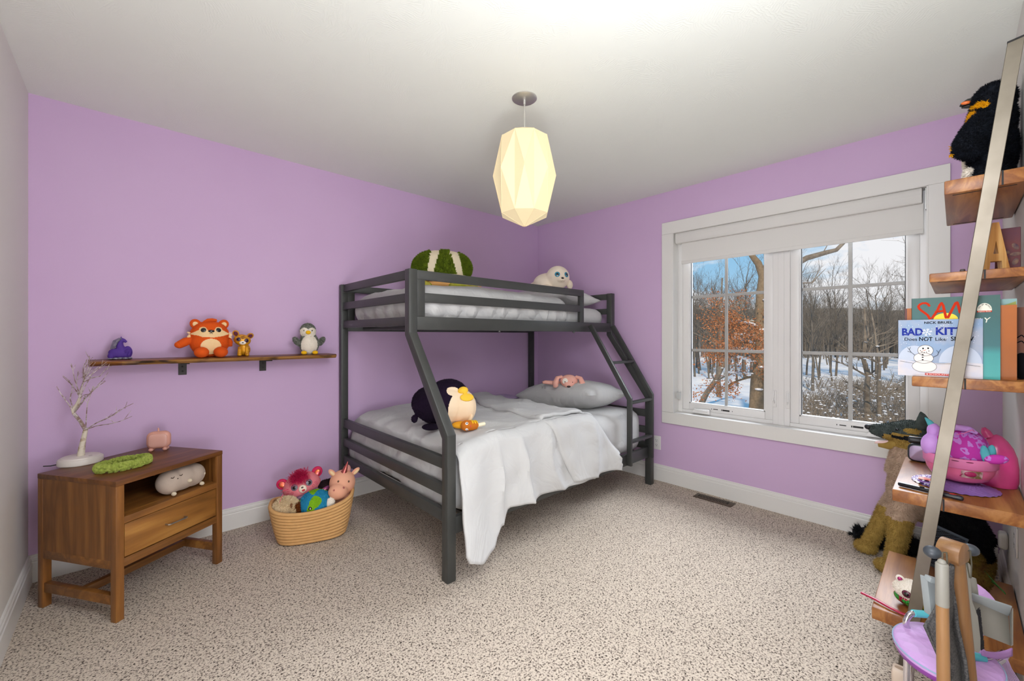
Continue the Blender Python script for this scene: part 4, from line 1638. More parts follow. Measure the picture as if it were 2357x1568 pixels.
for ep in ((.225, -.181, .055), (.262, -.17, .055)):
    bm = NB(); ell(bm, ep, (.006, .004, .006), seg=12); part('eye', bm, blk_eye, hd)

# --- white seal on the upper pillow
sealm = plush('seal_white', '#efe2cf', '#e9dac5', 5)
sl = thing('seal_plush', 'smooth white seal plush with big blue eyes on the upper bunk pillow', 'plush toy', (3.18, -.675, 1.645), rz=face(3.18, -.675, 10), scale=1.1)
bm = NB()
ell(bm, (.03, -.01, .10), (.098, .085, .096))
ell(bm, (-.04, .05, .06), (.125, .10, .085))
ell(bm, (-.10, .10, .035), (.10, .09, .05))
ell(bm, (.045, -.085, .073), (.035, .022, .022))
ell(bm, (-.075, -.055, .016), (.055, .03, .02), (0, 0, -20))
bm = fuse(bm, .0055, 12)
base = bm.copy()
part('body', bm, sealm, sl, 80)
bm = NB(); ell(bm, (.128, -.012, .044), (.026, .03, .038), (0, -10, 0)); part('flipper', bm, sealm, sl, 80)
iris = mat('blue_iris', '#2e86a0', .2, coat=.5)
rim = mat('deep_blue_rim', '#123c55', .2)
for x in (.012, .088):
    e_ = stick(sl, base, [(x, .115, .0215, .0215, .004, 0)], 'eye', iris)
    stick(e_, base, [(x, .114, .0145, .0145, .0055, 0)], 'pupil', blk_eye)
    stick(e_, base, [(x - .005, .108, .003, .003, .0065, 0)], 'glint', shine)
stick(sl, base, [(.052, .084, .012, .009, .007, 0)], 'nose', mat('dark_brown_nose', '#2a1f1c', .4))
bm = NB()
tube(bm, [front(base, x, z, .001)[0] for x, z in ((.036, .064), (.046, .060), (.053, .066), (.060, .060), (.070, .064))], .0011, 6)
part('mouth', bm, mat('grey_thread', '#8f8378', .8), sl)
base.free()

# --- large dark penguin cushion on the lower bunk
ink_p = plush('midnight_plush', '#1d1026', '#120b16', 3, .25)
belly = plush('cream_belly', '#ecd6b8', '#e6cba9', 4)
bkm = plush('beak_yellow', '#e9bd3f')
bp = thing('penguin_cushion', 'large round dark purple penguin cushion with cream belly on the lower bunk', 'plush toy', (1.775, -1.03, .690), rz=face(1.775, -1.03, 14), scale=.9)
bm = NB()
ell(bm, (-.02, .01, .135), (.205, .165, .138), (0, 10, 0))
ell(bm, (.03, .03, .19), (.14, .12, .115))
ell(bm, (.10, -.05, .12), (.10, .10, .12))
ell(bm, (-.205, 0, .055), (.022, .02, .028))
bm = fuse(bm, .004, 20)
def bp_paint(c):
    x, y, z = c
    q = ((x - .095) / .115) ** 2 + ((z - .115) / .125) ** 2
    if q < 1 and y < .02:
        return 1
    if ((x - .03) / .045) ** 2 + ((z - .235) / .026) ** 2 < 1 and y < .0 and x < .07:
        return 1
    return 0
paint(bm, bp_paint)
base = bm.copy()
fur(bm, 7000, .005, .0012, .6, keep=lambda c: bp_paint(c) == 0)
part('body', bm, [ink_p, belly], bp, 80)
bm = NB()
p, n = front(base, .115, .195)
disc_on(bm, p, n, .052, .030, .012)
p, n = front(base, .10, .232)
ell(bm, p + n * .004, (.036, .030, .026), (0, -8, 0))
part('beak', fuse(bm, .004, 6), bkm, bp, 80)
for x, y in ((.07, -.14), (-.12, -.12)):
    bm = NB(); ell(bm, (x, y, .020), (.06, .045, .022), (0, 0, -15)); part('foot', bm, plush('foot_orange', '#dd9b27') if x > 0 else ink_p, bp, 80)
bm = NB(); ell(bm, (.135, -.135, .055), (.012, .02, .03), (0, 25, 0)); part('wing_tip', bm, belly, bp, 80)
base.free()

# --- corn dog toy with a face lying in front of the penguin cushion
cd = thing('corn_dog_plush', 'small orange brown corn dog toy with eyes lying on the lower duvet', 'plush toy', (1.80, -1.24, .685), rz=face(1.80, -1.24, 22))
cdm = plush('corn_dog_crust', '#bb6a22')
bm = NB()
tube(bm, [(-.052, 0, .031), (-.044, 0, .031), (-.025, 0, .031), (.02, 0, .029), (.045, 0, .027), (.056, 0, .026)], [.006, .022, .031, .028, .022, .006], 24)
base = bm.copy()
part('body', bm, cdm, cd, 80)
bm = NB(); tube(bm, [(.05, 0, .026), (.075, 0, .028), (.095, 0, .03), (.099, 0, .03)], [.011, .011, .011, .006], 14); part('stick', bm, plush('stick_cream', '#efe6c8'), cd, 80)
bm = NB()
pts = []
for i in range(28):
    f = i / 27
    a = rad(-150 + 130 * (.5 + .5 * sin(f * 2 * pi * 2.8)))
    x = .002 + .042 * f
    pts.append((x, .0305 * cos(a) * (1 - f * .18), .029 + .0295 * -sin(a) * (1 - f * .15)))
tube(bm, pts, .0032, 8)
part('mustard', bm, mat('mustard_yellow', '#e8be18', .5), cd)
for s in (-1, 1):
    p, n = snap(base, (-.026, -.2, .03 + s * .15), (0, .2, -s * .15))
    p, n = snap(base, (-.026, -.3, .031 + s * .017), (0, 1, 0))
    bm = NB(); disc_on(bm, p, n, .0085, .0085, .003); e_ = part('eye', bm, shine, cd)
    bm = NB(); disc_on(bm, p + n * .001 + V((.0015, 0, 0)), n, .0055, .0055, .0034); part('pupil', bm, mat('navy_pupil', '#1d2340', .2), e_)
bm = NB(); p, n = snap(base, (-.004, -.3, .031), (0, 1, 0)); disc_on(bm, p, n, .003, .008, .002); part('mouth', bm, mat('mouth_red', '#c43d3d', .6), cd)
base.free()

# --- pink puppy on the lower pillow
pup_m = plush('puppy_pink', '#e3ab9c', '#dba091', 12)
pp = thing('puppy_plush', 'floppy pink puppy plush lying on the lower bunk pillow', 'plush toy', (3.05, -.955, .803), rz=face(3.165, -.945, 0), scale=1.25)
bm = NB()
ell(bm, (0, -.02, .043), (.058, .048, .043))
ell(bm, (0, -.055, .026), (.036, .026, .024))
ell(bm, (0, .04, .02), (.055, .07, .022))
bm = fuse(bm, .0035, 8)
base = bm.copy()
part('head', bm, pup_m, pp, 80)
for s in (-1, 1):
    bm = NB(); tube(bm, [(s * .045, -.02, .072), (s * .075, -.03, .064), (s * .088, -.045, .032), (s * .085, -.05, .008), (s * .082, -.05, .002)], [.014, .019, .024, .021, .008], 14, flat=.7); part('ear', bm, pup_m, pp, 80)
bm = NB(); tube(bm, [(-.05, .05, .012), (-.11, .03, .024), (-.16, .01, .03), (-.175, .0, .028)], [.02, .014, .012, .008], 12); part('tail', bm, pup_m, pp, 80)
stick(pp, base, [(-.024, .047, .020, .020, .003, 0)], 'eye_patch', whitep)
each(pp, base, [(-.024, .042, .004, .005, .0045, 0), (.024, .040, .003, .0035, .003, 0)], 'eye', blk_eye)
stick(pp, base, [(0, .013, .013, .008, .006, 0)], 'nose', mat('puppy_nose', '#2b1d1b', .4))
base.free()

# ------------------------------------------------------------------ rope basket full of toys
rope = mat('tan_cotton_rope', '#cfa067', .85, 0, '#c79a62', vs=40, bump=.2, bs=160, bdist=.002)
BK = V((1.205, -.428, 0))
BR = rad(-21)
bk = thing('rope_basket', 'tan coiled rope basket of soft toys on the carpet', 'basket', BK, rz=BR)
def bsec(a, f):
    """outline of the basket at height fraction f"""
    ax = .178 + .052 * f ** .7
    ay = .122 + .034 * f ** .7
    c, s = cos(a), sin(a)
    k = 1 / (abs(c) ** 3.2 + abs(s) ** 3.2) ** (1 / 3.2)
    return ax * c * k, ay * s * k
def rimz(a):
    return .232 + .026 * cos(2 * a) + .014 * cos(a)
bm = NB()
NR = 11
for i in range(NR):
    f = (i + .35) / NR
    tube(bm, [(*bsec(2 * pi * k / 72, f), .009 + (rimz(2 * pi * k / 72) - .012) * f) for k in range(72)], 0.0112, 8, closed=True)
bmesh.ops.recalc_face_normals(bm, faces=bm.faces)
part('wall', bm, rope, bk, 80)
bm = NB()
grid(bm, lambda u, v: V((*[q * v for q in bsec(2 * pi * u, 0)], .007)), 48, 8, True)
part('bottom', bm, rope, bk)

def in_bk(x, y, z):
    p = V((x, y, 0))
    p.rotate(Matrix.Rotation(BR, 3, 'Z'))
    return BK + p + V((0, 0, z))

# pink dog with magenta forelock
pdm = plush('bubblegum_plush', '#dd7f86', '#d57880', 10)
mag = mat('magenta_hair', '#c3124f', .7, sheen=.3)
foil = mat('orange_foil', '#d0643a', .25, .6, '#a01d5a', vs=30)
irid = mat('iridescent_pink', '#b2567c', .2, .6, '#7a4a86', vs=14)
q = in_bk(-.050, .072, .20)
dg = thing('pink_dog_plush', 'pink plush dog with shaggy magenta fringe in the basket', 'plush toy', q, rot=(rad(-14), rad(-12), face(q.x, q.y, 4)), scale=.96)
bm = NB(); ell(bm, (0, 0, .085), (.115, .085, .092)); ell(bm, (0, .0, .02), (.10, .075, .06)); bm = fuse(bm, .006, 8)
base = bm.copy()
part('head', bm, pdm, dg, 80)
for s in (-1, 1):
    bm = NB(); ell(bm, (s * .105, .0, .14 + s * .002), (.033, .012, .036), (0, s * 40, 0)); e_ = part('ear', bm, mag, dg, 80)
    bm = NB(); ell(bm, (s * .105, -.010, .135), (.019, .005, .024), (0, s * 40, 0)); part('inner_ear', bm, foil, e_, 80)
    e2 = stick(dg, base, [(s * .043, .098, .021, .021, .005, 0)], 'eye', mat('grey_iris', '#6f6a78', .2))
    stick(e2, base, [(s * .043, .096, .013, .013, .007, 0)], 'pupil', blk_eye)
bm = NB()
for i in range(620):
    x = random.gauss(-.005, .02)
    p, n = front(base, x, random.uniform(.128, .168))
    d = (V((random.uniform(-.5, .5) + x * 8, -.5, random.uniform(-.9, .6)))).normalized()
    tube(bm, [p, p + n * .012 + d * .012, p + n * .012 + d * random.uniform(.026, .044) - V((0, 0, .006))], [.0015, .0012, .0004], 4)
for i in range(60):
    p = V((random.gauss(0, .02), random.uniform(-.03, .02), .168))
    tube(bm, [p, p + V((random.uniform(-.02, .02), random.uniform(-.02, .01), .03))], [.0022, .0006], 4)
part('fringe', bm, mag, dg, kind='stuff')
stick(dg, base, [(0, .073, .024, .026, .012, 0)], 'muzzle', plush('muzzle_cream', '#efdcc9'))
bm = NB(); p, n = front(base, 0, .083); disc_on(bm, p + n * .012, n, .007, .005, .003); part('nose', bm, blk_eye, dg)
bm = NB(); p, n = front(base, .002, .066); disc_on(bm, p + n * .010, n, .010, .008, .003); part('tongue', bm, mat('tongue_red', '#c22f3a', .6), dg)
bm = NB()
for s in (-1, 1):
    for k in range(3):
        tube(bm, [front(base, s * (.072 + .004 * k), .085 - k * .008, .001)[0], front(base, s * (.088 + .003 * k), .088 - k * .008, .001)[0]], .0012, 5)
    tube(bm, [front(base, s * (.062 + .007 * cos(t)), .068 + .007 * sin(t), .001)[0] for t in (0, 1, 2, 3, 4, 5)], .0012, 5)
part('whisker_stitching', bm, mag, dg)
bm = NB(); tube(bm, [(-.075, -.06, .02), (-.03, -.088, .022), (.03, -.09, .026), (.08, -.06, .034)], .018, 12); part('sequin_collar', bm, mat('lilac_sequins', '#a77f97', .3, .5, '#7c5a74', vs=90), dg, 80)
base.free()

# cream and brown toy at the front left
q = in_bk(-.135, -.055, .165)
cb = thing('guinea_pig_plush', 'shaggy cream plush with brown muzzle in the front left of the basket', 'plush toy', q, rz=face(q.x, q.y, 10))
cr_m = plush('shaggy_cream', '#e7d3b0', '#dcc59f', 20)
br_m = plush('chestnut', '#7a3f14', '#653210', 30)
bm = NB(); ell(bm, (-.008, 0, .047), (.066, .056, .054)); ell(bm, (.035, -.028, .034), (.042, .042, .038)); bm = fuse(bm, .005, 6)
paint(bm, lambda c: 1 if c.x > .032 + .01 * nz(c, 40) and c.z < .068 else 0)
base = bm.copy()
fur(bm, 7000, .014, .002, .8, (0, 0, -.2))
part('body', bm, [cr_m, br_m], cb, 80)
bm = NB(); p, n = front(base, .012, .066); disc_on(bm, p, n, .011, .015, .004); part('eye_patch', bm, br_m, cb)
bm = NB(); p, n = front(base, .014, .055); ell(bm, p, .005, seg=10); part('eye', bm, blk_eye, cb)
base.free()

# earth coloured round toy
q = in_bk(.02, -.05, .165)
eb = thing('globe_plush', 'round blue and lime green earth plush in the middle of the basket', 'plush toy', q, rz=face(q.x, q.y, 0))
blu = plush('ocean_blue', '#2b87ad', '#2480a6', 40)
lim = plush('land_green', '#80b420', '#74a51c', 40)
bm = NB(); ell(bm, (0, 0, .035), (.098, .086, .086), seg=140)
def earth(c):
    n_ = noise.noise((c.x * 13 + 1.5, c.z * 13 + .6, c.y * 6 + 2.0))
    n_ += .5 * (1 - min(1, ((c.x - .01) / .05) ** 2 + ((c.z - .075) / .035) ** 2)) + .1
    return 1 if n_ > .2 else 0
bm.normal_update()
paint(bm, earth)
base = bm.copy()
fur(bm, 9000, .005, .001, .6)
part('body', bm, [blu, lim], eb, 80)
bm = NB(); p, n = front(base, -.032, .045); ell(bm, p, (.010, .006, .010), seg=14); e_ = part('eye', bm, blk_eye, eb)
bm = NB(); ell(bm, p + n * .006 + V((.002, 0, -.001)), .004, seg=8); part('glint', bm, shine, e_)
bm = NB(); ell(bm, (.075, -.055, .045), (.025, .02, .038), (0, 15, 0)); bm.normal_update(); fur(bm, 700, .006, .0012); part('arm', bm, whitep, eb, 80)
base.free()

# peach unicorn with a blunt muzzle
q = in_bk(.16, .0, .222)
un = thing('unicorn_plush', 'peach pink unicorn plush with shiny horn at the right of the basket', 'plush toy', q, rot=(0, rad(6), face(q.x, q.y, 12)))
pc = plush('peach_plush', '#e3a88c', '#dda084', 6)
rose = mat('rose_foil', '#c06a62', .22, .7, '#a8504f', vs=25)
bm = NB()
ell(bm, (0, .0, .075), (.078, .078, .08))
ell(bm, (-.035, -.06, .042), (.058, .050, .050))
ell(bm, (.0, .0, -.02), (.058, .055, .065))
bm = fuse(bm, .005, 8)
base = bm.copy()
part('head', bm, pc, un, 80)
for s in (-1, 1):
    bm = NB(); ell(bm, (s * .070 + .005, .005, .138), (.016, .01, .032), (0, s * 45, 0)); e_ = part('ear', bm, pc, un, 80)
    bm = NB(); ell(bm, (s * .072 + .006, -.004, .138), (.009, .004, .022), (0, s * 45, 0)); part('inner_ear', bm, plush('ear_cream', '#e5c79a'), e_, 80)
bm = NB(); cyl(bm, (-.002, -.02, .145), (.012, -.03, .215), .019, .002, 18)
tube(bm, [(-.002 + .014 * f + .019 * (1 - f) * cos(f * 16), -.02 - .01 * f + .019 * (1 - f) * sin(f * 16), .147 + .066 * f) for f in [i / 40 for i in range(41)]], [.002 * (1 - i / 50) for i in range(41)], 5)
part('horn', bm, rose, un)
bm = NB(); ell(bm, (.025, .02, .155), (.022, .03, .026)); part('mane_tuft', bm, plush('dusty_rose', '#cf9288'), un, 80)
brn = mat('bead_brown', '#5b3a24', .3)
each(un, base, [(-.040, .103, .006, .0065, .004, 0), (.020, .100, .006, .0065, .004, 0)], 'eye', brn)
each(un, base, [(-.012, .072, .0075, .0075, .003, 0), (-.068, .062, .006, .006, .003, 0)], 'nostril', mat('nostril_rose', '#b0655c', .7))
base.free()

# dark toy and shiny tail between the dog and the unicorn
q = in_bk(.075, .085, .20)
bm = NB(); ell(bm, q + V((0, 0, .045)), (.07, .06, .055)); ell(bm, q + V((.05, 0, .06)), (.06, .05, .045)); bm = fuse(bm, .005, 5)
fur(bm, 2500, .006, .001)
single('dark_plush', bm, plush('black_plum', '#1c1118', '#2a1a1c', 20, .2), 'black plush half hidden behind the unicorn in the basket', 'plush toy', smooth=80)
q = in_bk(.045, .03, .255)
bm = NB()
tube(bm, [q + V((-.02, -.02, -.03)), q + V((0, -.02, 0)), q + V((.035, -.02, .014)), q + V((.055, -.02, .02))], [.016, .017, .014, .004], 14)
single('shiny_tail_toy', bm, irid, 'shiny pink tube shaped toy poking out between dog and unicorn', 'toy')
q = in_bk(-.075, -.095, .165)
bm = NB(); ell(bm, q, (.05, .02, .02), (0, 0, -20)); ell(bm, q + V((.03, -.004, -.004)), (.03, .018, .016)); bm = fuse(bm, .004, 3); fur(bm, 800, .008)
single('black_fur_toy', bm, plush('black_fur', '#141215', None, 5, .1), 'scrap of black furry toy showing below the brown muzzle in the basket', 'plush toy', smooth=80)
# ------------------------------------------------------------------ leaning ladder shelf on the white wall
fir = wood('oiled_fir_board', '#7a4720', '#905a2a', '#a56f3a', 'x', 14, .4, 5, off=2)
brushed = mat('brushed_steel', '#857d70', .42, .8, '#787063', vs=9, spec=.5)
blackrub = mat('black_rubber', '#1c1b1b', .7)
SHX0, SHX1 = 2.45, 3.06
yl = lambda z: -3.149 - .120 * (z - 1.231)
ls = thing('ladder_shelf', 'leaning ladder shelf of thick wood boards on flat steel rails', 'shelf', (2.75, -3.16, 0), world=True)
for x0 in (SHX0 - .009, SHX1 + .001):
    bm = NB()
    prism(bm, [(yl(0), 0), (yl(2.178), 2.178), (yl(2.178) - .0365, 2.184), (yl(0) - .0365, 0)], 0, .008, T(x0) @ YZX, .0012, seg=1)
    r_ = part('rail', bm, brushed, ls)
    bm = NB()
    prism(bm, [(yl(2.178) + .0004, 2.177), (yl(2.178) + .0004, 2.183), (yl(2.178) - .0368, 2.189), (yl(2.178) - .0368, 2.1835)], -.0006, .0086, T(x0) @ YZX)
    part('end_cap', bm, blackrub, r_)
BO = [(-3.121, 1.772, .048), (-3.084, 1.452, .031), (-3.039, 1.083, .036), (-2.986, .658, .044), (-2.928, .190, .046)]
for y0, zt, th in BO:
    bm = NB()
    ys = yl(zt) + .0005
    ye = yl(zt) - .0375
    box(bm, (SHX0, LY + .004, zt - th), (SHX1, y0, zt), .004, 2)
    bd = part('board', bm, fir, ls)
    for xx in (SHX0 + .022, SHX1 - .034):
        bm = NB()
        box(bm, (xx, LY + .03, zt - th - .0006), (xx + .008, y0 - .02, zt - th + .0004))
        part('groove', bm, blackrub, bd, 0)
    bm = NB()
    box(bm, (SHX0 - .0006, ye - .004, zt - th), (SHX0 + .0004, ye + .0005, zt))
    part('slot', bm, blackrub, bd, 0)

# --- tall black penguin on the top board
pen = plush('black_fur_long', '#0d0f14', '#181c24', 40, .15)
amber = plush('amber_patch', '#e2a50f', '#d0900a', 40)
kp = thing('king_penguin_plush', 'tall shaggy black penguin plush with yellow cheek on the top board', 'plush toy', (2.75, -3.22, 1.773), world=True)
bm = NB()
ell(bm, (2.76, -3.238, 1.93), (.135, .068, .15))
ell(bm, (2.75, -3.24, 2.04), (.09, .064, .10))
ell(bm, (2.75, -3.246, 2.118), (.070, .058, .064))
ell(bm, (2.74, -3.232, 1.82), (.12, .07, .05))
bm = fuse(bm, .006, 8)
for v in bm.verts:
    v.co.y = max(v.co.y, LY + .008)
    v.co.z = max(v.co.z, 1.775)
def kp_paint(c):
    x, y, z = c
    if x < 2.735:
        a = V((y + 3.212, z - 2.092))
        a = V((a.x * .78 + a.y * .62, -a.x * .62 + a.y * .78))
        if (a.x / .026) ** 2 + (a.y / .013) ** 2 < 1 or ((y + 3.19) / .013) ** 2 + ((z - 2.062) / .022) ** 2 < 1:
            return 1
    if y > -3.200 and z < 2.05 and abs(x - 2.77) < .06:
        return 2
    return 0
bm.normal_update()
paint(bm, kp_paint)
fur(bm, 26000, .010, .0010, .7)
part('body', bm, [pen, amber, whitep], kp, 80)
bm = NB()
tube(bm, [(2.75, -3.196, 2.136), (2.75, -3.180, 2.140), (2.75, -3.166, 2.136), (2.75, -3.160, 2.130)], [.016, .013, .008, .003], 12)
tube(bm, [(2.75, -3.196, 2.124), (2.75, -3.178, 2.124), (2.75, -3.164, 2.125)], [.011, .008, .003], 12)
bk_ = part('beak', bm, blk_eye, kp)
bm = NB(); ell(bm, (2.738, -3.176, 2.135), (.006, .014, .0065), (8, 0, 0)); part('beak_patch', bm, mat('orange_patch', '#e0702a', .4), bk_, 80)
bm = NB()
tube(bm, [(2.64, -3.215, 2.03), (2.62, -3.20, 1.98), (2.63, -3.178, 1.93), (2.65, -3.158, 1.905)], [.025, .040, .042, .022], 18)
ell(bm, (2.64, -3.19, 1.91), (.03, .035, .03))
bm = fuse(bm, .005, 4)
bm.normal_update(); fur(bm, 8000, .009, .0010, .7)
wg = part('flipper', bm, pen, kp, 80)
bm = NB()
for i in range(80):
    p = V((2.635 + random.uniform(-.01, .015), -3.148 + random.uniform(-.006, .012), 1.925 + random.uniform(-.02, .02)))
    tube(bm, [p, p + V((random.uniform(-.008, .004), random.uniform(-.002, .01), random.uniform(-.008, .008)))], [.002, .0006], 4)
part('gold_trim', bm, amber, wg)
bm = NB(); ell(bm, (2.66, -3.180, 1.835), (.022, .012, .02)); bm.normal_update(); fur(bm, 500, .008, .0014, .8); part('white_tuft', bm, whitep, kp, 80)
bm = NB(); ell(bm, (2.68, -3.185, 1.789), (.055, .035, .013)); ell(bm, (2.84, -3.185, 1.789), (.05, .035, .013)); part('foot', fuse(bm, .005, 2), pen, kp, 80)

# --- second board: wooden letter, dark picture block, white figurine
letw = wood('pine_letter', '#b27a3c', '#c8914e', '#dcae6c', 'z', 16, .5, off=4)
lt_ = thing('wooden_letter', 'wooden letter A standing on the second board', 'letter', (2.60, -3.2405, 1.4525), rz=rad(-70))
bm = NB()
TXT = Matrix(((1, 0, 0, 0), (0, 0, -1, 0), (0, 1, 0, 0), (0, 0, 0, 1)))
out_ = [(-.036, 0), (-.0075, .176), (.0075, .176), (.036, 0), (.017, 0), (.014, .040), (-.014, .040), (-.017, 0)]
t = NB()
def loop(pts, y):
    return [t.verts.new((p[0], y, p[1])) for p in pts]
hole = [(-.0065, .066), (0, .112), (.0065, .066)]
for y in (-.014, .014):
    o1, h1 = loop(out_, y), loop(hole, y)
    es = [t.edges.new((o1[i], o1[(i + 1) % 8])) for i in range(8)] + [t.edges.new((h1[i], h1[(i + 1) % 3])) for i in range(3)]
    bmesh.ops.triangle_fill(t, use_beauty=True, edges=es)
t.verts.ensure_lookup_table()
for n0, n1, off_ in ((0, 8, 11), (8, 11, 11)):
    for i in range(n0, n1):
        j = i + 1 if i + 1 < n1 else n0
        t.faces.new((t.verts[i], t.verts[j], t.verts[j + off_], t.verts[i + off_]))
bmesh.ops.recalc_face_normals(t, faces=t.faces)
join(bm, t)
part('letter_body', bm, letw, lt_, 30)
mar = mat('maroon_block', '#6a2c2c', .6, 0, '#54243a', vs=14)
pb = thing('picture_block', 'dark red painted block leaning beside the wooden letter', 'picture', (2.66, -3.272, 1.4525), world=True)
bm = NB(); box(bm, (2.655, -3.305, 1.4525), (2.672, -3.246, 1.615), .0015, 1); b0_ = part('block', bm, mar, pb)
bm = NB()
for k in range(9):
    p, n = V((2.6548, -3.275 + .02 * sin(k * 2.1), 1.475 + k * .009)), (-1, 0, 0)
    disc_on(bm, p, n, .005 + .004 * (k % 3), .007, .0006, roll=k * 37)
part('painted_motif', bm, mat('plum_paint', '#3c1c3c', .6, 0, '#8a6a52', vs=50), b0_)
bm = NB()
lathe(bm, [(0, 0), (.014, 0), (.013, .006), (.008, .012), (.010, .03), (.013, .045), (.009, .058), (.006, .064), (.0095, .074), (.0075, .086), (0, .089)], T(2.60, -3.195, 1.4525), 20)
single('figurine', bm, mat('white_porcelain', '#e6e6ea', .25), 'small white figurine peeking out left of the rail on the second board', 'figurine')
bm = NB(); rbox(bm, (2.50, -3.172, 1.4525), (2.56, -3.158, 1.466), .004, 4)
single('dark_trinket', bm, mat('dark_brown_trinket', '#3b2a25', .5), 'little dark block at the edge of the second board', 'trinket')

# --- third board: picture books standing with covers to the room
paper = mat('book_paper', '#e8e2d6', .8)
BOOKM = Matrix(((0, 0, -1, 0), (-1, 0, 0, 0), (0, 1, 0, 0), (0, 0, 0, 1)))   # cover coords (right, up, out) to world

def book(name, label, x, y0, y1, z1, th, cover, group='picture books on the third board'):
    """y0 left edge as the room sees it, y1 right edge; front cover faces -x"""
    z0 = 1.0835
    b_ = thing(name, label, 'book', (x, (y0 + y1) / 2, z0), world=True, group=group)
    bm = NB()
    box(bm, (x, y1, z0), (x + .0009, y0, z1))
    box(bm, (x + th - .0009, y1, z0), (x + th, y0, z1))
    box(bm, (x, y0 - .0009, z0), (x + th, y0, z1))
    part('cover', bm, cover, b_, 0)
    bm = NB(); box(bm, (x + .001, y1 + .002, z0 + .002), (x + th - .001, y0 - .001, z1 - .002)); part('pages', bm, paper, b_, 0)
    return b_

def on_cover(b_, x, y0, z0, items, name, m, lift=.0004):
    """flat printed shapes: polygons in cover coordinates (right, up) from the lower left corner"""
    bm = NB()
    for k, pts in enumerate(items):
        t = NB()
        t.faces.new([t.verts.new((p[0], p[1], 0)) for p in pts])
        bmesh.ops.triangulate(t, faces=t.faces)
        join(bm, t, T(x - lift - .00002 * k, y0, z0) @ BOOKM)
    bmesh.ops.recalc_face_normals(bm, faces=bm.faces)
    return part(name, bm, m, b_, 0)

def cover_text(b_, x, y0, z0, s, size, px, py, m, sx=1, bold=.0, sh=0, rot=0, lift=.0005):
    bm = text_bm(s, size, .0001, sx=sx, bold=bold, sh=sh)
    bm.transform(T(x - lift, y0, z0) @ BOOKM @ T(px, py) @ R(rot, 'Z'))
    return part('printed_title', bm, m, b_, 0)

def oval(cx, cy, rx, ry, n=28, a0=0, a1=360, rot=0):
    p = []
    for i in range(n + (0 if a1 - a0 >= 360 else 1)):
        a = rad(a0 + (a1 - a0) * i / n)
        x, y = rx * cos(a), ry * sin(a)
        c, s = cos(rad(rot)), sin(rad(rot))
        p.append((cx + x * c - y * s, cy + x * s + y * c))
    return p

def strip(pts, w):
    """thin drawn line as polygons"""
    r_ = []
    for (ax, ay), (bx, by) in zip(pts, pts[1:]):
        dx, dy = bx - ax, by - ay
        L = math.hypot(dx, dy) or 1
        nx, ny = -dy / L * w / 2, dx / L * w / 2
        r_.append([(ax + nx, ay + ny), (ax - nx, ay - ny), (bx - nx, by - ny), (bx + nx, by + ny)])
    return r_

blue_cv = mat('snowy_blue_cover', '#7f97b4', .45, 0, '#9aa0af', vs=14, lo=.4, hi=.6)
X1 = 2.476
Y1, Z1 = -3.0005, 1.0835
kb = book('picture_book', 'pale blue picture book with a snowman on its cover', X1, Y1, Y1 - .211, 1.289, .004, blue_cv)
BW, BH = .211, .2055
snowp = mat('printed_snow', '#dcd5cf', .5)
on_cover(kb, X1, Y1, Z1, [[(0, 0), (BW, 0), (BW, .052), (.17, .056), (.12, .05), (.07, .048), (.03, .056), (0, .06)]], 'printed_ground', mat('printed_snowfield', '#cfc5c2', .5, 0, '#bcbecb', vs=20))
on_cover(kb, X1, Y1, Z1, [oval(.045, .056, .044, .055, 20, 0, 180), oval(.158, .052, .051, .062, 20, 0, 180)], 'printed_hill', mat('printed_hills', '#b3bccb', .5), .00035)
on_cover(kb, X1, Y1, Z1, [oval(.070, .036, .0315, .021), oval(.068, .066, .0255, .019), oval(.073, .094, .020, .0195)], 'printed_snowman', snowp, .0006)
inkb = mat('printed_black', '#0f0e12', .85, spec=.1)
ln = []
for cx_, cy_, rx_, ry_ in ((.070, .036, .0315, .021), (.068, .066, .0255, .019), (.073, .094, .020, .0195)):
    o_ = oval(cx_, cy_, rx_, ry_, 30)
    ln += strip(o_ + [o_[0]], .0008)
ln += strip([(.046, .076), (.036, .086), (.030, .098), (.026, .104)], .0011) + strip([(.036, .086), (.026, .090)], .0009) + strip([(.031, .096), (.034, .106)], .0009)
ln += strip([(.092, .070), (.104, .078), (.107, .09), (.112, .1)], .0011) + strip([(.106, .087), (.101, .096)], .0009)
ln += strip([(.006, .053), (.03, .048), (.042, .046)], .0008) + strip([(.10, .047), (.15, .050), (.205, .043)], .0008)
on_cover(kb, X1, Y1, Z1, ln, 'printed_outline', inkb, .0009)
on_cover(kb, X1, Y1, Z1, [oval(.067, .101, .0022, .003), oval(.080, .102, .0022, .003), oval(.060, .093, .0013, .0015), oval(.064, .0885, .0013, .0015), oval(.070, .0865, .0013, .0015), oval(.076, .0875, .0013, .0015), oval(.082, .092, .0013, .0015),
                          oval(.066, .078, .0026, .002), oval(.066, .069, .0026, .002), oval(.066, .060, .0026, .002)], 'printed_coal', inkb, .0010)
on_cover(kb, X1, Y1, Z1, [[(.076, .0985), (.060, .089), (.073, .0945)]], 'printed_carrot', mat('printed_orange', '#cf5a2c', .5), .0011)
fl_ = []
for k in range(6):
    a = rad(60 * k + 15)
    c_, s_ = cos(a), sin(a)
    fl_ += strip([(.077, .160), (.077 + .0135 * c_, .160 + .0135 * s_)], .0011)
    for q_ in (.006, .0095):
        for d_ in (-45, 45):
            b2 = a + rad(d_)
            fl_ += strip([(.077 + q_ * c_, .160 + q_ * s_), (.077 + q_ * c_ + .005 * cos(b2), .160 + q_ * s_ + .005 * sin(b2))], .0009)
on_cover(kb, X1, Y1, Z1, fl_, 'printed_snowflake', mat('printed_white', '#e9e9f0', .5), .0008)
rr = random.Random(3)
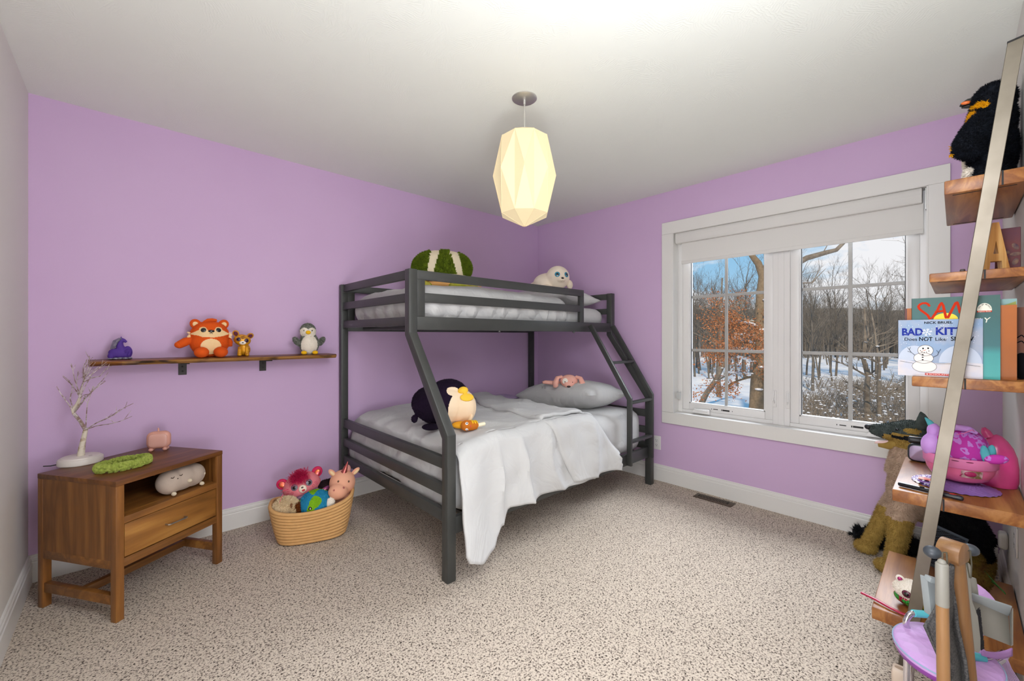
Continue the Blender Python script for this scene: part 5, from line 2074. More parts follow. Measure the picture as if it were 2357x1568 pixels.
on_cover(kb, X1, Y1, Z1, [oval(rr.uniform(.005, BW - .005), rr.uniform(.11, .20), s_, s_, 6) for s_ in [rr.uniform(.0004, .001) for _ in range(120)]], 'printed_flakes', bpy.data.materials['printed_white'], .0007)
cover_text(kb, X1, Y1, Z1, 'NICK BRUEL', .0115, .105, .194, inkb, 1.12, .00025)
cobalt = mat('printed_cobalt', '#27358c', .85, spec=.1)
cover_text(kb, X1, Y1, Z1, 'BAD', .036, .0385, .160, cobalt, .80, .0013)
cover_text(kb, X1, Y1, Z1, 'KITTY', .036, .143, .162, cobalt, .92, .0013)
cover_text(kb, X1, Y1, Z1, 'Does', .0165, .0345, .134, inkb, .98, .0001)
cover_text(kb, X1, Y1, Z1, 'NOT', .0200, .0735, .1345, inkb, .80, .0004)
cover_text(kb, X1, Y1, Z1, 'Like', .0165, .1115, .1345, inkb, 1.05, .0001)
cover_text(kb, X1, Y1, Z1, 'SNOW', .0205, .163, .136, inkb, .85, .0004)
on_cover(kb, X1, Y1, Z1, [[(.072, .0045), (.142, .0045), (.142, .0125), (.072, .0125)]], 'printed_band', mat('printed_red', '#b2231f', .5), .0006)
cover_text(kb, X1, Y1, Z1, 'SCHOLASTIC', .0075, .110, .0085, mat('printed_pink', '#e8b9b0', .5), 1.25, .0001, lift=.0009)
on_cover(kb, X1, Y1, Z1, [oval(.0775, .0085, .0028, .0021)], 'printed_mark', bpy.data.materials['printed_pink'], .0008)

# dark green book with a night sky fading to teal
gm, nt, b = new_mat('teal_night_cover')
v = coords(nt, kind='Generated')
sp_ = nd(nt, 'ShaderNodeSeparateXYZ'); nt.links.new(v, sp_.inputs[0])
r = nd(nt, 'ShaderNodeValToRGB')
for q_, (pos, col) in enumerate(((.0, '#3f9d98'), (.30, '#3a908e'))):
    r.color_ramp.elements[q_].position = pos; r.color_ramp.elements[q_].color = rgb(col)
for pos, col in ((.40, '#2f6468'), (.95, '#2c5550')):
    k = r.color_ramp.elements.new(pos); k.color = rgb(col)
nt.links.new(sp_.outputs['Z'], r.inputs['Fac']); nt.links.new(r.outputs['Color'], b.inputs['Base Color']); b.inputs['Roughness'].default_value = .35
X2, Y2 = 2.484, -3.037
sb = book('picture_book', 'dark green picture book with red title letters behind the snowman book', X2, Y2, Y2 - .213, 1.368, .006, gm)
redp = mat('printed_vermilion', '#b8321a', .85, spec=.1)
def brush(path, w):
    t = []
    for k in range(len(path) - 1):
        t += strip([path[k], path[k + 1]], w)
        t.append(oval(*path[k], w / 2, w / 2, 10))
    t.append(oval(*path[-1], w / 2, w / 2, 10))
    return t
S_ = [(.046, .256), (.043, .262), (.037, .266), (.029, .266), (.022, .262), (.018, .255), (.020, .247), (.026, .239), (.034, .231), (.042, .222), (.048, .208)]
A_ = [(.054, .212), (.066, .236), (.073, .258), (.077, .264), (.081, .255), (.084, .236), (.088, .212)]
A2 = [(.063, .233), (.083, .236)]
M_ = [(.093, .212), (.103, .240), (.111, .262), (.115, .264), (.118, .252), (.122, .228), (.132, .250), (.139, .264), (.143, .262), (.147, .236), (.152, .212)]
sun_ = [oval(.087, .206, .030, .022, 24, 0, 180)]
on_cover(sb, X2, Y2, Z1, sun_, 'printed_moon', mat('printed_yellow', '#e2c318', .5), .0004)
for L_ in (S_, A_, A2, M_):
    on_cover(sb, X2, Y2, Z1, brush(L_, .0070), 'printed_letter', redp, .0007)
crp = mat('printed_cream', '#e3dfce', .5)
cover_text(sb, X2, Y2, Z1, 'and the', .015, .115, .190, crp, 1, .0001, .2)
cover_text(sb, X2, Y2, Z1, 'FIREFLY', .024, .148, .197, crp, 1.0, .0001, .25, 4)
on_cover(sb, X2, Y2, Z1, [oval(.178, .236, .0165, .022, 24, 0, 180) , [(.1615, .236), (.1945, .236), (.1945, .232), (.1615, .232)]], 'printed_badge', crp, .0005)
on_cover(sb, X2, Y2, Z1, [[(.1615, .227), (.1945, .227), (.1945, .2325), (.1615, .2325)]], 'printed_badge_band', redp, .0007)
cover_text(sb, X2, Y2, Z1, 'Beginner Books', .0048, .178, .2297, crp, .95, .00005, lift=.0010)
for k, ch in enumerate('ALL BY MYSELF'):
    a = 160 - k * 12.2
    cover_text(sb, X2, Y2, Z1, ch, .0048, .178 + .0132 * cos(rad(a)), .236 + .0172 * sin(rad(a)), inkb, 1, .0001, 0, a - 90, .0010)

X3, Y3 = 2.497, -3.018
ob = book('picture_book', 'wide orange brown picture book behind the dark green one', X3, Y3, Y3 - .268, 1.333, .009, mat('burnt_orange_cover', '#a85a16', .35, 0, '#95500f', vs=4))
on_cover(ob, X3, Y3, Z1, [[(0, 0), (.006, 0), (.006, .2495), (0, .2495)]], 'printed_spine', mat('dark_maroon_print', '#5a2a26', .5), .0004)
X4, Y4 = 2.512, -3.10
tb_ = book('picture_book', 'pale teal picture book whose top shows above the orange one', X4, Y4, Y4 - .187, 1.354, .007, mat('pale_teal_cover', '#7fa3a0', .4, 0, '#b5b3a6', vs=9, lo=.48, hi=.52))
on_cover(tb_, X4, Y4, Z1, [[(.160, .250), (.185, .262), (.185, .248)]], 'printed_leaf', mat('printed_olive', '#8c9440', .5), .0005)
X5, Y5 = 2.56, -3.15
db = book('picture_book', 'dark brown picture book deepest on the third board next to the wall', X5, Y5, Y5 - .158, 1.327, .010, mat('dark_brown_cover', '#6b3210', .4, 0, '#552509', vs=6))
on_cover(db, X5, Y5, Z1, [oval(.15, .045, .02, .045)] + strip([(.135, .12), (.15, .13), (.157, .12)], .003) + strip([(.135, .135), (.15, .15), (.157, .14)], .003), 'printed_figure', inkb, .0005)

# --- fourth board: stick, woven tray, pink bowl toy, leopard cushion, speaker
lav = mat('lavender_plastic', '#8e6cae', .3, 0, '#7d5da0', vs=20)
st = thing('black_stick', 'black stick shaped remote lying along the front of the fourth board', 'remote', (2.48, -3.08, .659), world=True)
bm = NB(); beam(bm, (2.505, -2.998, .668), (2.466, -3.168, .668), .017, .017, (0, 0, 1), .0075); part('body', bm, mat('black_gloss_plastic', '#1a1c20', .25), st)
bm = NB(); ell(bm, (2.487, -3.064, .677), (.004, .007, .002), seg=12); part('button', bm, blackrub, st)
bm = NB(); ell(bm, (2.470, -3.142, .6765), (.004, .010, .0015), (0, 0, 15), seg=12); part('red_mark', bm, mat('red_print', '#c0282a', .4), st)
wt = thing('woven_tray', 'lilac woven pattern plastic tray on the fourth board', 'tray', (2.665, -3.145, .659), world=True)
bm = NB()
def tray(u, v):
    a = 2 * pi * u
    r_ = v
    z = .659 + (.001 if v > .98 else 0) + .020 * (1 - v ** 2.4) + .0022 * (1 if (int(u * 56) + int(v * 13)) % 2 else 0) * (v > .45)
    return V((2.665 + .115 * r_ * cos(a), -3.145 + .118 * r_ * sin(a), z))
grid(bm, tray, 112, 26, True)
part('rim', bm, lav, wt, 25)
bm = NB(); lathe(bm, [(.012, .014), (.02, .017), (.024, .0165), (.026, .012)], T(2.60, -3.072, .659), 24); part('cup_ring', bm, lav, wt, 60)
pkt = mat('translucent_pink', '#e0688f', .25, alpha=.82)
hot = mat('hot_pink_plastic', '#e25a94', .25, 0, '#d63a86', vs=8)
bw = thing('pink_bowl_toy', 'rounded pink plastic play bowl with a see through window on the tray', 'toy', (2.68, -3.155, .683), world=True)
BC = V((2.685, -3.158, .683))
bm = NB()
lathe(bm, [(0, 0), (.05, .0), (.075, .012), (.089, .036), (.096, .066), (.098, .094), (.096, .096), (.093, .066), (.086, .038), (.072, .016), (0, .006)], T(*BC), 48)
bowl = part('bowl', bm, hot if False else mat('candy_pink_plastic', '#dd6a94', .28), bw, 50)
bm = NB()
lathe(bm, [(.0975, .060), (.0995, .062), (.1005, .094), (.0985, .0955)], T(*BC), 48)
part('band', bm, mat('pale_pink_band', '#d978a8', .35), bowl, 50)
bm = NB()
ai = math.atan2(CAM.y - BC.y, CAM.x - BC.x)
for a_ in (-.10, .26, -.45):
    bm2 = None
    p = BC + V((.1012 * cos(ai + a_), .1012 * sin(ai + a_), .088))
    disc_on(bm, p, (cos(ai + a_), sin(ai + a_), 0), .010, .0018, .0008)
part('slot', bm, mat('dark_magenta', '#6d1440', .5), bowl)
bm = NB()
grid(bm, lambda u, v: (lambda a, z: BC + V(((.0905 + .0035 * (z - .028) / .028) * cos(a), (.0905 + .0035 * (z - .028) / .028) * sin(a), z)))(ai + .05 + .62 * u, .029 + .027 * v), 20, 4)
part('window', bm, mat('window_scene', '#6f5a3a', .15, 0, '#c7a0a8', vs=34, lo=.4, hi=.6), bowl, 60)
bm = NB()
cc = BC + V((.093 * cos(ai + .30), .093 * sin(ai + .30), .044))
disc_on(bm, cc, (cos(ai + .30), sin(ai + .30), 0), .016, .0095, .004)
tube(bm, [cc + V((0, .016, .002)), cc + V((-.004, .023, -.006)), cc + V((-.002, .026, -.011))], .0016, 6)
part('tiny_cup', bm, mat('raspberry_plastic', '#9b1e52', .3), bowl)
lpd, nt, b = new_mat('leopard_plush')
v = coords(nt)
vo = nd(nt, 'ShaderNodeTexVoronoi', Scale=38); vo.inputs['Randomness'].default_value = .8
n0 = nd(nt, 'ShaderNodeTexNoise', Scale=30); nt.links.new(v, n0.inputs['Vector'])
mxv = nd(nt, 'ShaderNodeMix', data_type='RGBA'); mxv.inputs[0].default_value = .035
nt.links.new(v, mxv.inputs[6]); nt.links.new(n0.outputs['Color'], mxv.inputs[7]); nt.links.new(mxv.outputs[2], vo.inputs['Vector'])
r = nd(nt, 'ShaderNodeValToRGB'); r.color_ramp.interpolation = 'CONSTANT'
e = r.color_ramp.elements
e[0].position = 0; e[0].color = rgb('#b52c9a'); e[1].position = .20; e[1].color = rgb('#b878c8')
k = e.new(.44); k.color = rgb('#b52c9a')
nt.links.new(vo.outputs['Distance'], r.inputs['Fac']); nt.links.new(r.outputs['Color'], b.inputs['Base Color']); b.inputs['Roughness'].default_value = .8
lp = thing('leopard_toy', 'magenta leopard spotted plush with teal fins sitting in the pink bowl', 'plush toy', (2.69, -3.155, .70), world=True)
bm = NB(); ell(bm, (2.69, -3.153, .785), (.088, .088, .105), seg=40); part('body', bm, lpd, lp, 80)
lil = plush('lilac_satin', '#c59ad6', '#b685cc', 14)
bm = NB()
ell(bm, (2.655, -3.085, .805), (.040, .032, .045)); ell(bm, (2.66, -3.09, .86), (.03, .02, .03)); tube(bm, [(2.63, -3.12, .87), (2.635, -3.15, .887), (2.64, -3.185, .884), (2.645, -3.205, .87)], [.006, .012, .012, .005], 10)
part('hood', fuse(bm, .004, 5), lil, lp, 80)
teal = plush('teal_satin', '#57a6ae', '#4b97a0', 14)
bm = NB(); tube(bm, [(2.66, -3.088, .875), (2.66, -3.078, .893), (2.662, -3.066, .908)], [.012, .009, .002], 10); part('horn', bm, teal, lp, 80)
for y, z, a in ((-3.222, .80, -8), (-3.236, .803, 4)):
    bm = NB(); ell(bm, (2.625 - (y + 3.222), y, z), (.008, .012, .034), (a, 0, 0)); part('fin', bm, teal, lp, 80)
bm = NB(); ell(bm, (2.62, -3.247, .790), (.012, .030, .017), (-14, 0, 0)); part('ear', bm, lpd, lp, 80)
bm = NB(); tube(bm, [(2.62, -3.15, .862), (2.61, -3.17, .872), (2.62, -3.19, .886), (2.63, -3.195, .880)], .0014, 6); part('cord', bm, mat('pink_cord', '#df6aa0', .6), lp)
hd_ = thing('hot_pink_dome', 'hot pink translucent plastic dome toy against the wall on the fourth board', 'toy', (2.80, -3.255, .659), world=True)
bm = NB(); lathe(bm, [(.052, 0), (.056, .02), (.056, .07), (.052, .11), (.042, .145), (.028, .17), (.014, .187), (0, .193)], T(2.80, -3.256, .659), 40); part('dome', bm, hot, hd_, 80)
bm = NB(); tube(bm, [(2.80, -3.236, .838), (2.80, -3.228, .858), (2.80, -3.222, .872)], [.016, .013, .006], 14); part('knob', bm, hot, hd_, 80)

sq = thing('smart_speaker', 'small rounded square device with pale mirror face on the fourth board', 'speaker', (2.99, -3.035, .6585), rz=face(2.99, -3.035, -6))
bm = NB(); rbox(bm, (-.037, -.016, 0), (.037, .016, .080), (.022, .008, .022), 10); part('body', bm, mat('black_frame', '#23252a', .3), sq)
bm = NB(); rbox(bm, (-.030, -.0185, .007), (.030, -.015, .073), (.018, .0015, .018), 10); part('face', bm, mat('pale_mirror', '#a695b4', .08, .55), sq)
tw = thing('capped_tube', 'lavender tube with black cap lying on top of the square device', 'tube', (2.99, -3.035, .739), rz=face(2.99, -3.035, -6))
bm = NB(); cyl(bm, (-.034, -.01, .0165), (.022, -.004, .0165), .016, seg=24, bev=.006); part('cap', bm, mat('black_cap', '#121316', .4), tw)
bm = NB(); cyl(bm, (.020, -.004, .0165), (.048, -.001, .0165), .014, seg=24, bev=.003); part('body', bm, mat('lavender_tube', '#b79ccb', .4), tw)
bm = NB(); ell(bm, (.052, -.004, .020), .007, seg=12); ell(bm, (.062, -.006, .015), .0065, seg=12); part('beads', bm, mat('pink_beads', '#d8749a', .3), tw)
bm = NB(); box(bm, (2.585, -3.09, .6795), (2.612, -3.050, .684), .001, M=None)
single('sticker_card', bm, mat('coral_card', '#d9564c', .5, 0, '#e8c0b0', vs=60), 'small coral coloured card beside the pink bowl', 'card')

# --- sitting shepherd dog behind the shelf
tan_ = plush('shepherd_tan', '#a08445', '#8c7138', 30)
grl = plush('shepherd_chest', '#b39a85', '#9d8672', 30)
bkf = plush('shepherd_black', '#15161a', '#1f2022', 30, .1)
slate = plush('shepherd_slate', '#4b5350', '#3a423f', 40)
sd = thing('shepherd_dog_plush', 'large sitting german shepherd plush dog on the carpet under the window', 'plush toy', (3.33, -2.98, 0), world=True)
bm = NB()
ell(bm, (3.34, -3.00, .43), (.115, .105, .15))
tube(bm, [(3.34, -2.99, .50), (3.325, -3.00, .60), (3.31, -3.005, .70)], [.105, .092, .075], 18)
tube(bm, [(3.34, -3.04, .45), (3.37, -3.13, .33), (3.38, -3.20, .2)], [.11, .11, .10], 18)
ell(bm, (3.38, -3.19, .14), (.14, .09, .14))
tube(bm, [(3.27, -2.99, .42), (3.255, -2.955, .30), (3.25, -2.945, .17), (3.245, -2.925, .06)], [.065, .055, .040, .036], 16)
tube(bm, [(3.41, -2.98, .42), (3.43, -2.90, .28), (3.43, -2.845, .14), (3.425, -2.815, .06)], [.065, .050, .038, .036], 16)
ell(bm, (3.245, -2.905, .034), (.040, .055, .036))
ell(bm, (3.422, -2.80, .034), (.040, .055, .036))
tube(bm, [(3.30, -3.20, .12), (3.26, -3.14, .06), (3.25, -3.08, .035)], [.07, .055, .035], 14)
# head
ell(bm, (3.305, -2.995, .728), (.078, .080, .068))
tube(bm, [(3.305, -2.95, .727), (3.30, -2.89, .725), (3.30, -2.846, .727), (3.30, -2.828, .728)], [.058, .040, .028, .016], 16)
bm = fuse(bm, .0075, 6)
for v in bm.verts:
    v.co.z = max(v.co.z, .004)
    v.co.y = max(v.co.y, LY + .03)
    v.co.x = min(v.co.x, LX - .03)
bm.normal_update()
def sd_paint(c):
    x, y, z = c
    n_ = .02 * nz(c, 14)
    if z > .655 and y > -3.07:
        n_ *= .5
        if ((y + 3.0 + n_) / .034) ** 2 + ((z - .752) / .014) ** 2 < 1 or ((y + 2.905) / .016) ** 2 + ((z - .712 + n_) / .010) ** 2 < 1:
            return 0
        if z > .728 + n_ - .35 * max(0, y + 2.945) or y > -2.885 + n_:
            return 3
        if abs(z - .716 + n_) < .010 and y > -3.02:
            return 2
        return 0
    if y < -3.065 + n_ and z > .17:
        return 2
    if z < .30 + n_:
        return 0
    return 1
paint(bm, sd_paint)
base = bm.copy()
hz_ = lambda c: c.z > .66
fur(bm, 30000, .010, .0011, .5, (0, 0, -.55), lambda c: not hz_(c))
fur(bm, 7000, .005, .0012, .4, (0, -.3, 0), hz_)
part('body', bm, [tan_, grl, bkf, slate], sd, 80)
for s in (-1, 1):
    bm = NB()
    tube(bm, [(3.305 + s * .045, -3.03, .77), (3.305 + s * .055, -3.035, .80), (3.305 + s * .055, -3.03, .825), (3.305 + s * .052, -3.026, .838)], [.030, .026, .014, .003], 12, flat=.45)
    part('ear', bm, slate, sd, 80)
bm = NB(); ell(bm, (3.30, -2.826, .737), (.020, .017, .015)); part('nose', bm, mat('black_nose', '#101114', .5), sd, 80)
bm = NB(); tube(bm, [(3.30, -2.955, .675), (3.30, -2.90, .652), (3.30, -2.866, .648)], [.032, .022, .012], 14); jw = part('jaw', bm, [tan_], sd, 80)
bm = NB(); tube(bm, [(3.30, -2.93, .680), (3.30, -2.89, .666), (3.30, -2.860, .660), (3.30, -2.852, .654)], [.015, .017, .014, .006], 12, flat=.5); part('tongue', bm, plush('tongue_pink', '#e7c7c4'), jw, 80)
bm = NB(); ell(bm, (3.30, -2.925, .690), (.022, .02, .012)); part('mouth_lining', bm, bkf, jw, 80)
for s in (-1, 1):
    bm = NB(); ell(bm, (3.303 + s * .050, -2.945, .748), .008, seg=12); part('eye', bm, blk_eye, sd, 80)
bm = NB()
tube(bm, [(3.56, -3.12, .05), (3.58, -3.0, .05), (3.575, -2.88, .055), (3.55, -2.78, .05), (3.535, -2.73, .045)], [.035, .045, .048, .045, .02], 14)
bm.normal_update(); fur(bm, 5000, .03, .002, .6)
part('tail', bm, bkf, sd, 80)
base.free()

# --- bottom board
cat_ = thing('sequin_cat_plush', 'white cat plush with colourful sequin body on the bottom board', 'plush toy', (2.555, -3.05, .191), rz=face(2.555, -3.05, 0))
seq, nt, b = new_mat('rainbow_sequins')
v = coords(nt)
vo = nd(nt, 'ShaderNodeTexVoronoi', Scale=210); nt.links.new(v, vo.inputs['Vector'])
n0 = nd(nt, 'ShaderNodeTexNoise', Scale=28); nt.links.new(v, n0.inputs['Vector'])
r = nd(nt, 'ShaderNodeValToRGB')
e = r.color_ramp.elements; e[0].position = .35; e[0].color = rgb('#9c1240'); e[1].position = .68; e[1].color = rgb('#c3b51e')
for pos, c_ in ((.47, '#b01a4c'), (.52, '#2a9a3c'), (.60, '#35b24a')):
    k = e.new(pos); k.color = rgb(c_)
nt.links.new(n0.outputs['Fac'], r.inputs['Fac']); nt.links.new(r.outputs['Color'], b.inputs['Base Color'])
b.inputs['Metallic'].default_value = .6; b.inputs['Roughness'].default_value = .25
add_bump(nt, b, vo.outputs['Distance'], .8, .003)
bm = NB(); ell(bm, (0, .005, .032), (.068, .05, .032), seg=28); part('body', bm, seq, cat_, 80)
bm = NB(); ell(bm, (-.012, -.006, .066), (.058, .046, .037)); bm = fuse(bm, .004, 3); base = bm.copy(); fur(bm, 3500, .004, .0008, .6); hd = part('head', bm, whitep, cat_, 80)
for s in (-1, 1):
    bm = NB(); ell(bm, (-.014 + s * .034, -.004, .098), (.013, .006, .015), (0, s * 32, 0)); e_ = part('ear', bm, whitep, cat_, 80)
    bm = NB(); ell(bm, (-.014 + s * .034, -.009, .097), (.008, .003, .010), (0, s * 32, 0)); part('inner_ear', bm, mat('raspberry_glitter', '#a3346a', .3, .5), e_, 80)
for x in (-.03, .022):
    e_ = stick(cat_, base, [(x, .066, .014, .013, .004, 0)], 'eye', mat('plum_rim', '#5d2338', .2))
    stick(e_, base, [(x, .066, .0095, .0095, .0055, 0)], 'pupil', blk_eye)
base.free()
bm = NB()
tube(bm, [(2.520, -2.890, .196), (2.497, -2.935, .200), (2.478, -2.975, .198), (2.468, -3.01, .196), (2.470, -3.05, .1965)], .0062, 8, flat=.75)
single('crimson_band', bm, mat('crimson_plastic', '#a5123c', .35), 'curved crimson plastic strip at the front edge of the bottom board', 'strip')
# perforated panel heater propped on a corner
gmt = mat('gunmetal_frame', '#6f7d8a', .3, .6)
perf, nt, b = new_mat('perforated_grille')
v = coords(nt, kind='UV')
chk = nd(nt, 'ShaderNodeTexChecker', Scale=46)
v = coords(nt)
nt.links.new(v, chk.inputs['Vector'])
chk.inputs['Scale'].default_value = 190
chk.inputs['Color1'].default_value = rgb('#0c1018'); chk.inputs['Color2'].default_value = rgb('#4a5666')
nt.links.new(chk.outputs['Color'], b.inputs['Base Color']); b.inputs['Roughness'].default_value = .5
PT, PR, PL = V((2.955, -3.075, .405)), V((3.06, -3.205, .330)), V((2.86, -3.00, .262))
ex, ey = (PR - PT), (PL - PT)
ey = ey - ex.normalized() * ey.dot(ex.normalized())
nz_ = ex.normalized().cross(ey.normalized())
hp = thing('panel_speaker', 'dark perforated panel with a steel frame propped on its corner on the bottom board', 'speaker', (2.95, -3.1, .191), world=True)
PM = Matrix.Translation(PT) @ Matrix((ex.normalized(), ey.normalized(), nz_)).transposed().to_4x4()
wx, wy = .150, .175
bm = NB()
for lo, hi in (((0, 0, -.012), (wx, .012, .012)), ((0, wy - .012, -.012), (wx, wy, .012)), ((0, .012, -.012), (.012, wy - .012, .012)), ((wx - .012, .012, -.012), (wx, wy - .012, .012))):
    box(bm, lo, hi, .002, 1, PM)
part('frame', bm, gmt, hp)
bm = NB(); box(bm, (.011, .011, -.009), (wx - .011, wy - .011, .009), 0, 1, PM); part('grille', bm, perf, hp, 0)
bm = NB(); beam(bm, (2.99, -3.13, .191), (2.975, -3.10, .30), .05, .02); part('foot', bm, gmt, hp)
dn = thing('leaf_dragon_plush', 'brown and green furry toy with a pointed green leaf on the bottom board', 'plush toy', (2.88, -3.235, .191), world=True)
bm = NB(); ell(bm, (2.88, -3.205, .255), (.05, .045, .064)); ell(bm, (2.885, -3.20, .31), (.035, .03, .04)); bm = fuse(bm, .006, 4); bm.normal_update(); fur(bm, 2500, .008, .0014); part('body', bm, plush('olive_brown_fur', '#5a3f20', '#6b5c22', 24), dn, 80)
bm = NB(); grid(bm, lambda u, v: V((2.86 - .01 * v, -3.225 - .055 * u, .285 - .06 * u + (v - .5) * .022 * (1 - u) + .004 * sin(v * 3.1))), 8, 4); lf = part('leaf', bm, mat('green_felt', '#3f7d3a', .8), dn, 60)
m = lf.modifiers.new('thick', 'SOLIDIFY'); m.thickness = .002

# ------------------------------------------------------------------ toy cleaning stand
def Q(px, py, d):
    return CAM + FW * d + RT * ((px - 1178.5) / 952.35 * d) + V((0, 0, (773.26 - py) / 952.35 * d))
beech = wood('beech', '#7d5630', '#8d673f', '#9c764b', 'z', 14, .45, 4, off=6)
slg = mat('slate_grey_plastic', '#363b41', .45)
stone = mat('stone_grey_plastic', '#858279', .5)
pale_g = mat('pale_grey_plastic', '#939a9b', .45)
D0 = 1.06
cs = thing('cleaning_stand', 'wooden toy cleaning stand with grey knobs in the near right corner', 'stand', (1.92, -3.15, 0), world=True)
p0, p1 = Q(2200, 1285, D0), Q(2228, 1568, D0)
p1 = p0 + (p1 - p0) * (p0.z / (p0.z - p1.z))
bm = NB(); cyl(bm, p1 + V((0, 0, .012)), p0, .0165, .0165, 24); part('pole', bm, beech, cs)
bm = NB(); rbox(bm, (p1.x - .09, p1.y - .085, .0), (p1.x + .09, p1.y + .09, .014), (.02, .02, .006), 8)
for v in bm.verts:
    v.co.y = max(v.co.y, LY + .02)
part('base_plate', bm, beech, cs)
hc = Q(2192, 1268, D0)
bm = NB()
hd_dir = RT * .80 - FW * .6
t = NB()
sd_ = [(.034 * cos(rad(a)), -.004 + .031 * sin(rad(a))) for a in range(0, 181, 15)] + [(-.034, -.014), (-.028, -.024), (.028, -.024), (.034, -.014)]
prism(t, sd_, -.022, .022, None, .002)
HM = Matrix.Translation(hc) @ Matrix((RT * .9 + FW * .43, V((0, 0, 1)), (RT * .43 - FW * .9))).transposed().to_4x4()
join(bm, t, HM)
part('head_block', bm, beech, cs)
for a, b_, e_ in ((Q(2172, 1277, D0 - .02), Q(2156, 1272, D0 - .035), Q(2146, 1271, D0 - .04)), (Q(2213, 1265, D0 + .03), Q(2226, 1265, D0 + .03), Q(2234, 1266, D0 + .03))):
    bm = NB(); cyl(bm, a, b_, .0085, seg=14); part('peg', bm, beech, cs)
    bm = NB(); ell(bm, e_, (.017, .017, .0145), (0, 0, 45)); part('knob', bm, slg, cs, 80)
cordm = mat('dark_olive_cord', '#4a4638', .7)
def loop_cord(parent, a, b_, w_=.006):
    bm = NB()
    s = RT * w_
    tube(bm, [a - s * .2, a + s * .8, (a + b_) / 2 + s, b_ + s * .3, b_, b_ - s * .3, (a + b_) / 2 - s, a - s * .8], .0016, 6, closed=True)
    part('hanging_cord', bm, cordm, parent)
br = thing('toy_broom', 'toy broom with grey gripped wooden handle hanging on the left peg', 'broom', (1.85, -3.12, .0), world=True)
d1 = .985
a, b_ = Q(2168, 1296, d1), Q(2172, 1568, d1)
b_ = a + (b_ - a) * ((a.z - .10) / (a.z - b_.z))
g_ = Q(2169, 1394, d1)
bm = NB(); cyl(bm, g_, b_, .0115, .0125, 22); part('handle', bm, beech, br)
bm = NB(); cyl(bm, a, g_ - V((0, 0, .002)), .0118, .0122, 22, bev=.004); ell(bm, a + V((0, 0, .002)), (.008, .008, .007)); part('grip', bm, stone, br)
bm = NB(); rbox(bm, (b_.x - .02, b_.y - .06, b_.z - .03), (b_.x + .02, b_.y + .06, b_.z + .012), (.015, .02, .015), 8); part('head', bm, stone, br)
bm = NB()
for i in range(260):
    p = V((b_.x + random.uniform(-.016, .016), b_.y + random.uniform(-.056, .056), b_.z - .028))
    tube(bm, [p, p + V((random.uniform(-.01, .01), random.uniform(-.01, .01), -.055))], .0012, 3)
part('bristles', bm, mat('black_bristle', '#17161a', .8), br)
loop_cord(br, Q(2174, 1272, d1), Q(2176, 1330, d1))
# dark grey cloth mop behind the broom
mopm = mat('charcoal_terry', '#5a5856', .95, 0, '#3d3b3b', vs=220, lo=.4, hi=.6, bump=.6, bs=420, bdist=.004)
mp_ = thing('duster_cloth', 'dark grey terry cloth mop hanging in folds behind the toy broom', 'mop', (1.93, -3.13, .0), world=True)
d2 = 1.03
def clothf(u, v):
    z_ = v
    l_ = [(1300, 2186, 2192), (1340, 2166, 2194), (1400, 2150, 2204), (1440, 2124, 2208), (1475, 2140, 2216), (1520, 2160, 2226), (1600, 2172, 2236), (1700, 2180, 2244)]
    y = 1302 + 330 * v
    for (ya, la, ra), (yb, lb, rb) in zip(l_, l_[1:]):
        if y <= yb:
            f = (y - ya) / (yb - ya)
            L_, R_ = la + (lb - la) * f, ra + (rb - ra) * f
            break
    return Q(L_ + (R_ - L_) * u, y, d2 + .014 * sin(u * 9 + v * 2) * min(1, v * 4))
bm = NB(); grid(bm, clothf, 24, 50)
cl = part('cloth', bm, mopm, mp_, 80)
m = cl.modifiers.new('thick', 'SOLIDIFY'); m.thickness = .006
bm = NB(); cyl(bm, Q(2190, 1310, d2 + .02), Q(2190, 1290, d2 + .02), .004, seg=10); part('hook', bm, slg, mp_)
# pale dustpan seen behind the broom on the left
dp = thing('toy_dustpan', 'pale grey toy dustpan hanging behind the broom handle', 'dustpan', (1.98, -3.1, .0), world=True)
d3 = 1.075
a = Q(2134, 1332, d3); b_ = Q(2176, 1345, d3); c_ = Q(2144, 1420, d3); e_ = Q(2170, 1430, d3)
nrm = (b_ - a).cross(c_ - a).normalized()
bm = NB()
for q4 in ([a, b_, e_, c_],):
    t = NB()
    lo_ = [t.verts.new(p) for p in q4]
    hi_ = [t.verts.new(p + nrm * .02) for p in q4]
    t.faces.new(lo_); t.faces.new(hi_[::-1])
    for i in range(4):
        t.faces.new((lo_[i], hi_[i], hi_[(i + 1) % 4], lo_[(i + 1) % 4]))
    bmesh.ops.recalc_face_normals(t, faces=t.faces)
    bmesh.ops.bevel(t, geom=list(t.edges), offset=.002, segments=2, profile=.5, affect='EDGES')
    join(bm, t)
part('pan', bm, pale_g, dp)
bm = NB(); beam(bm, Q(2134, 1331, d3 - .012), Q(2178, 1346, d3 - .012), .018, .014, (0, 0, 1), .003); part('rim', bm, pale_g, dp)
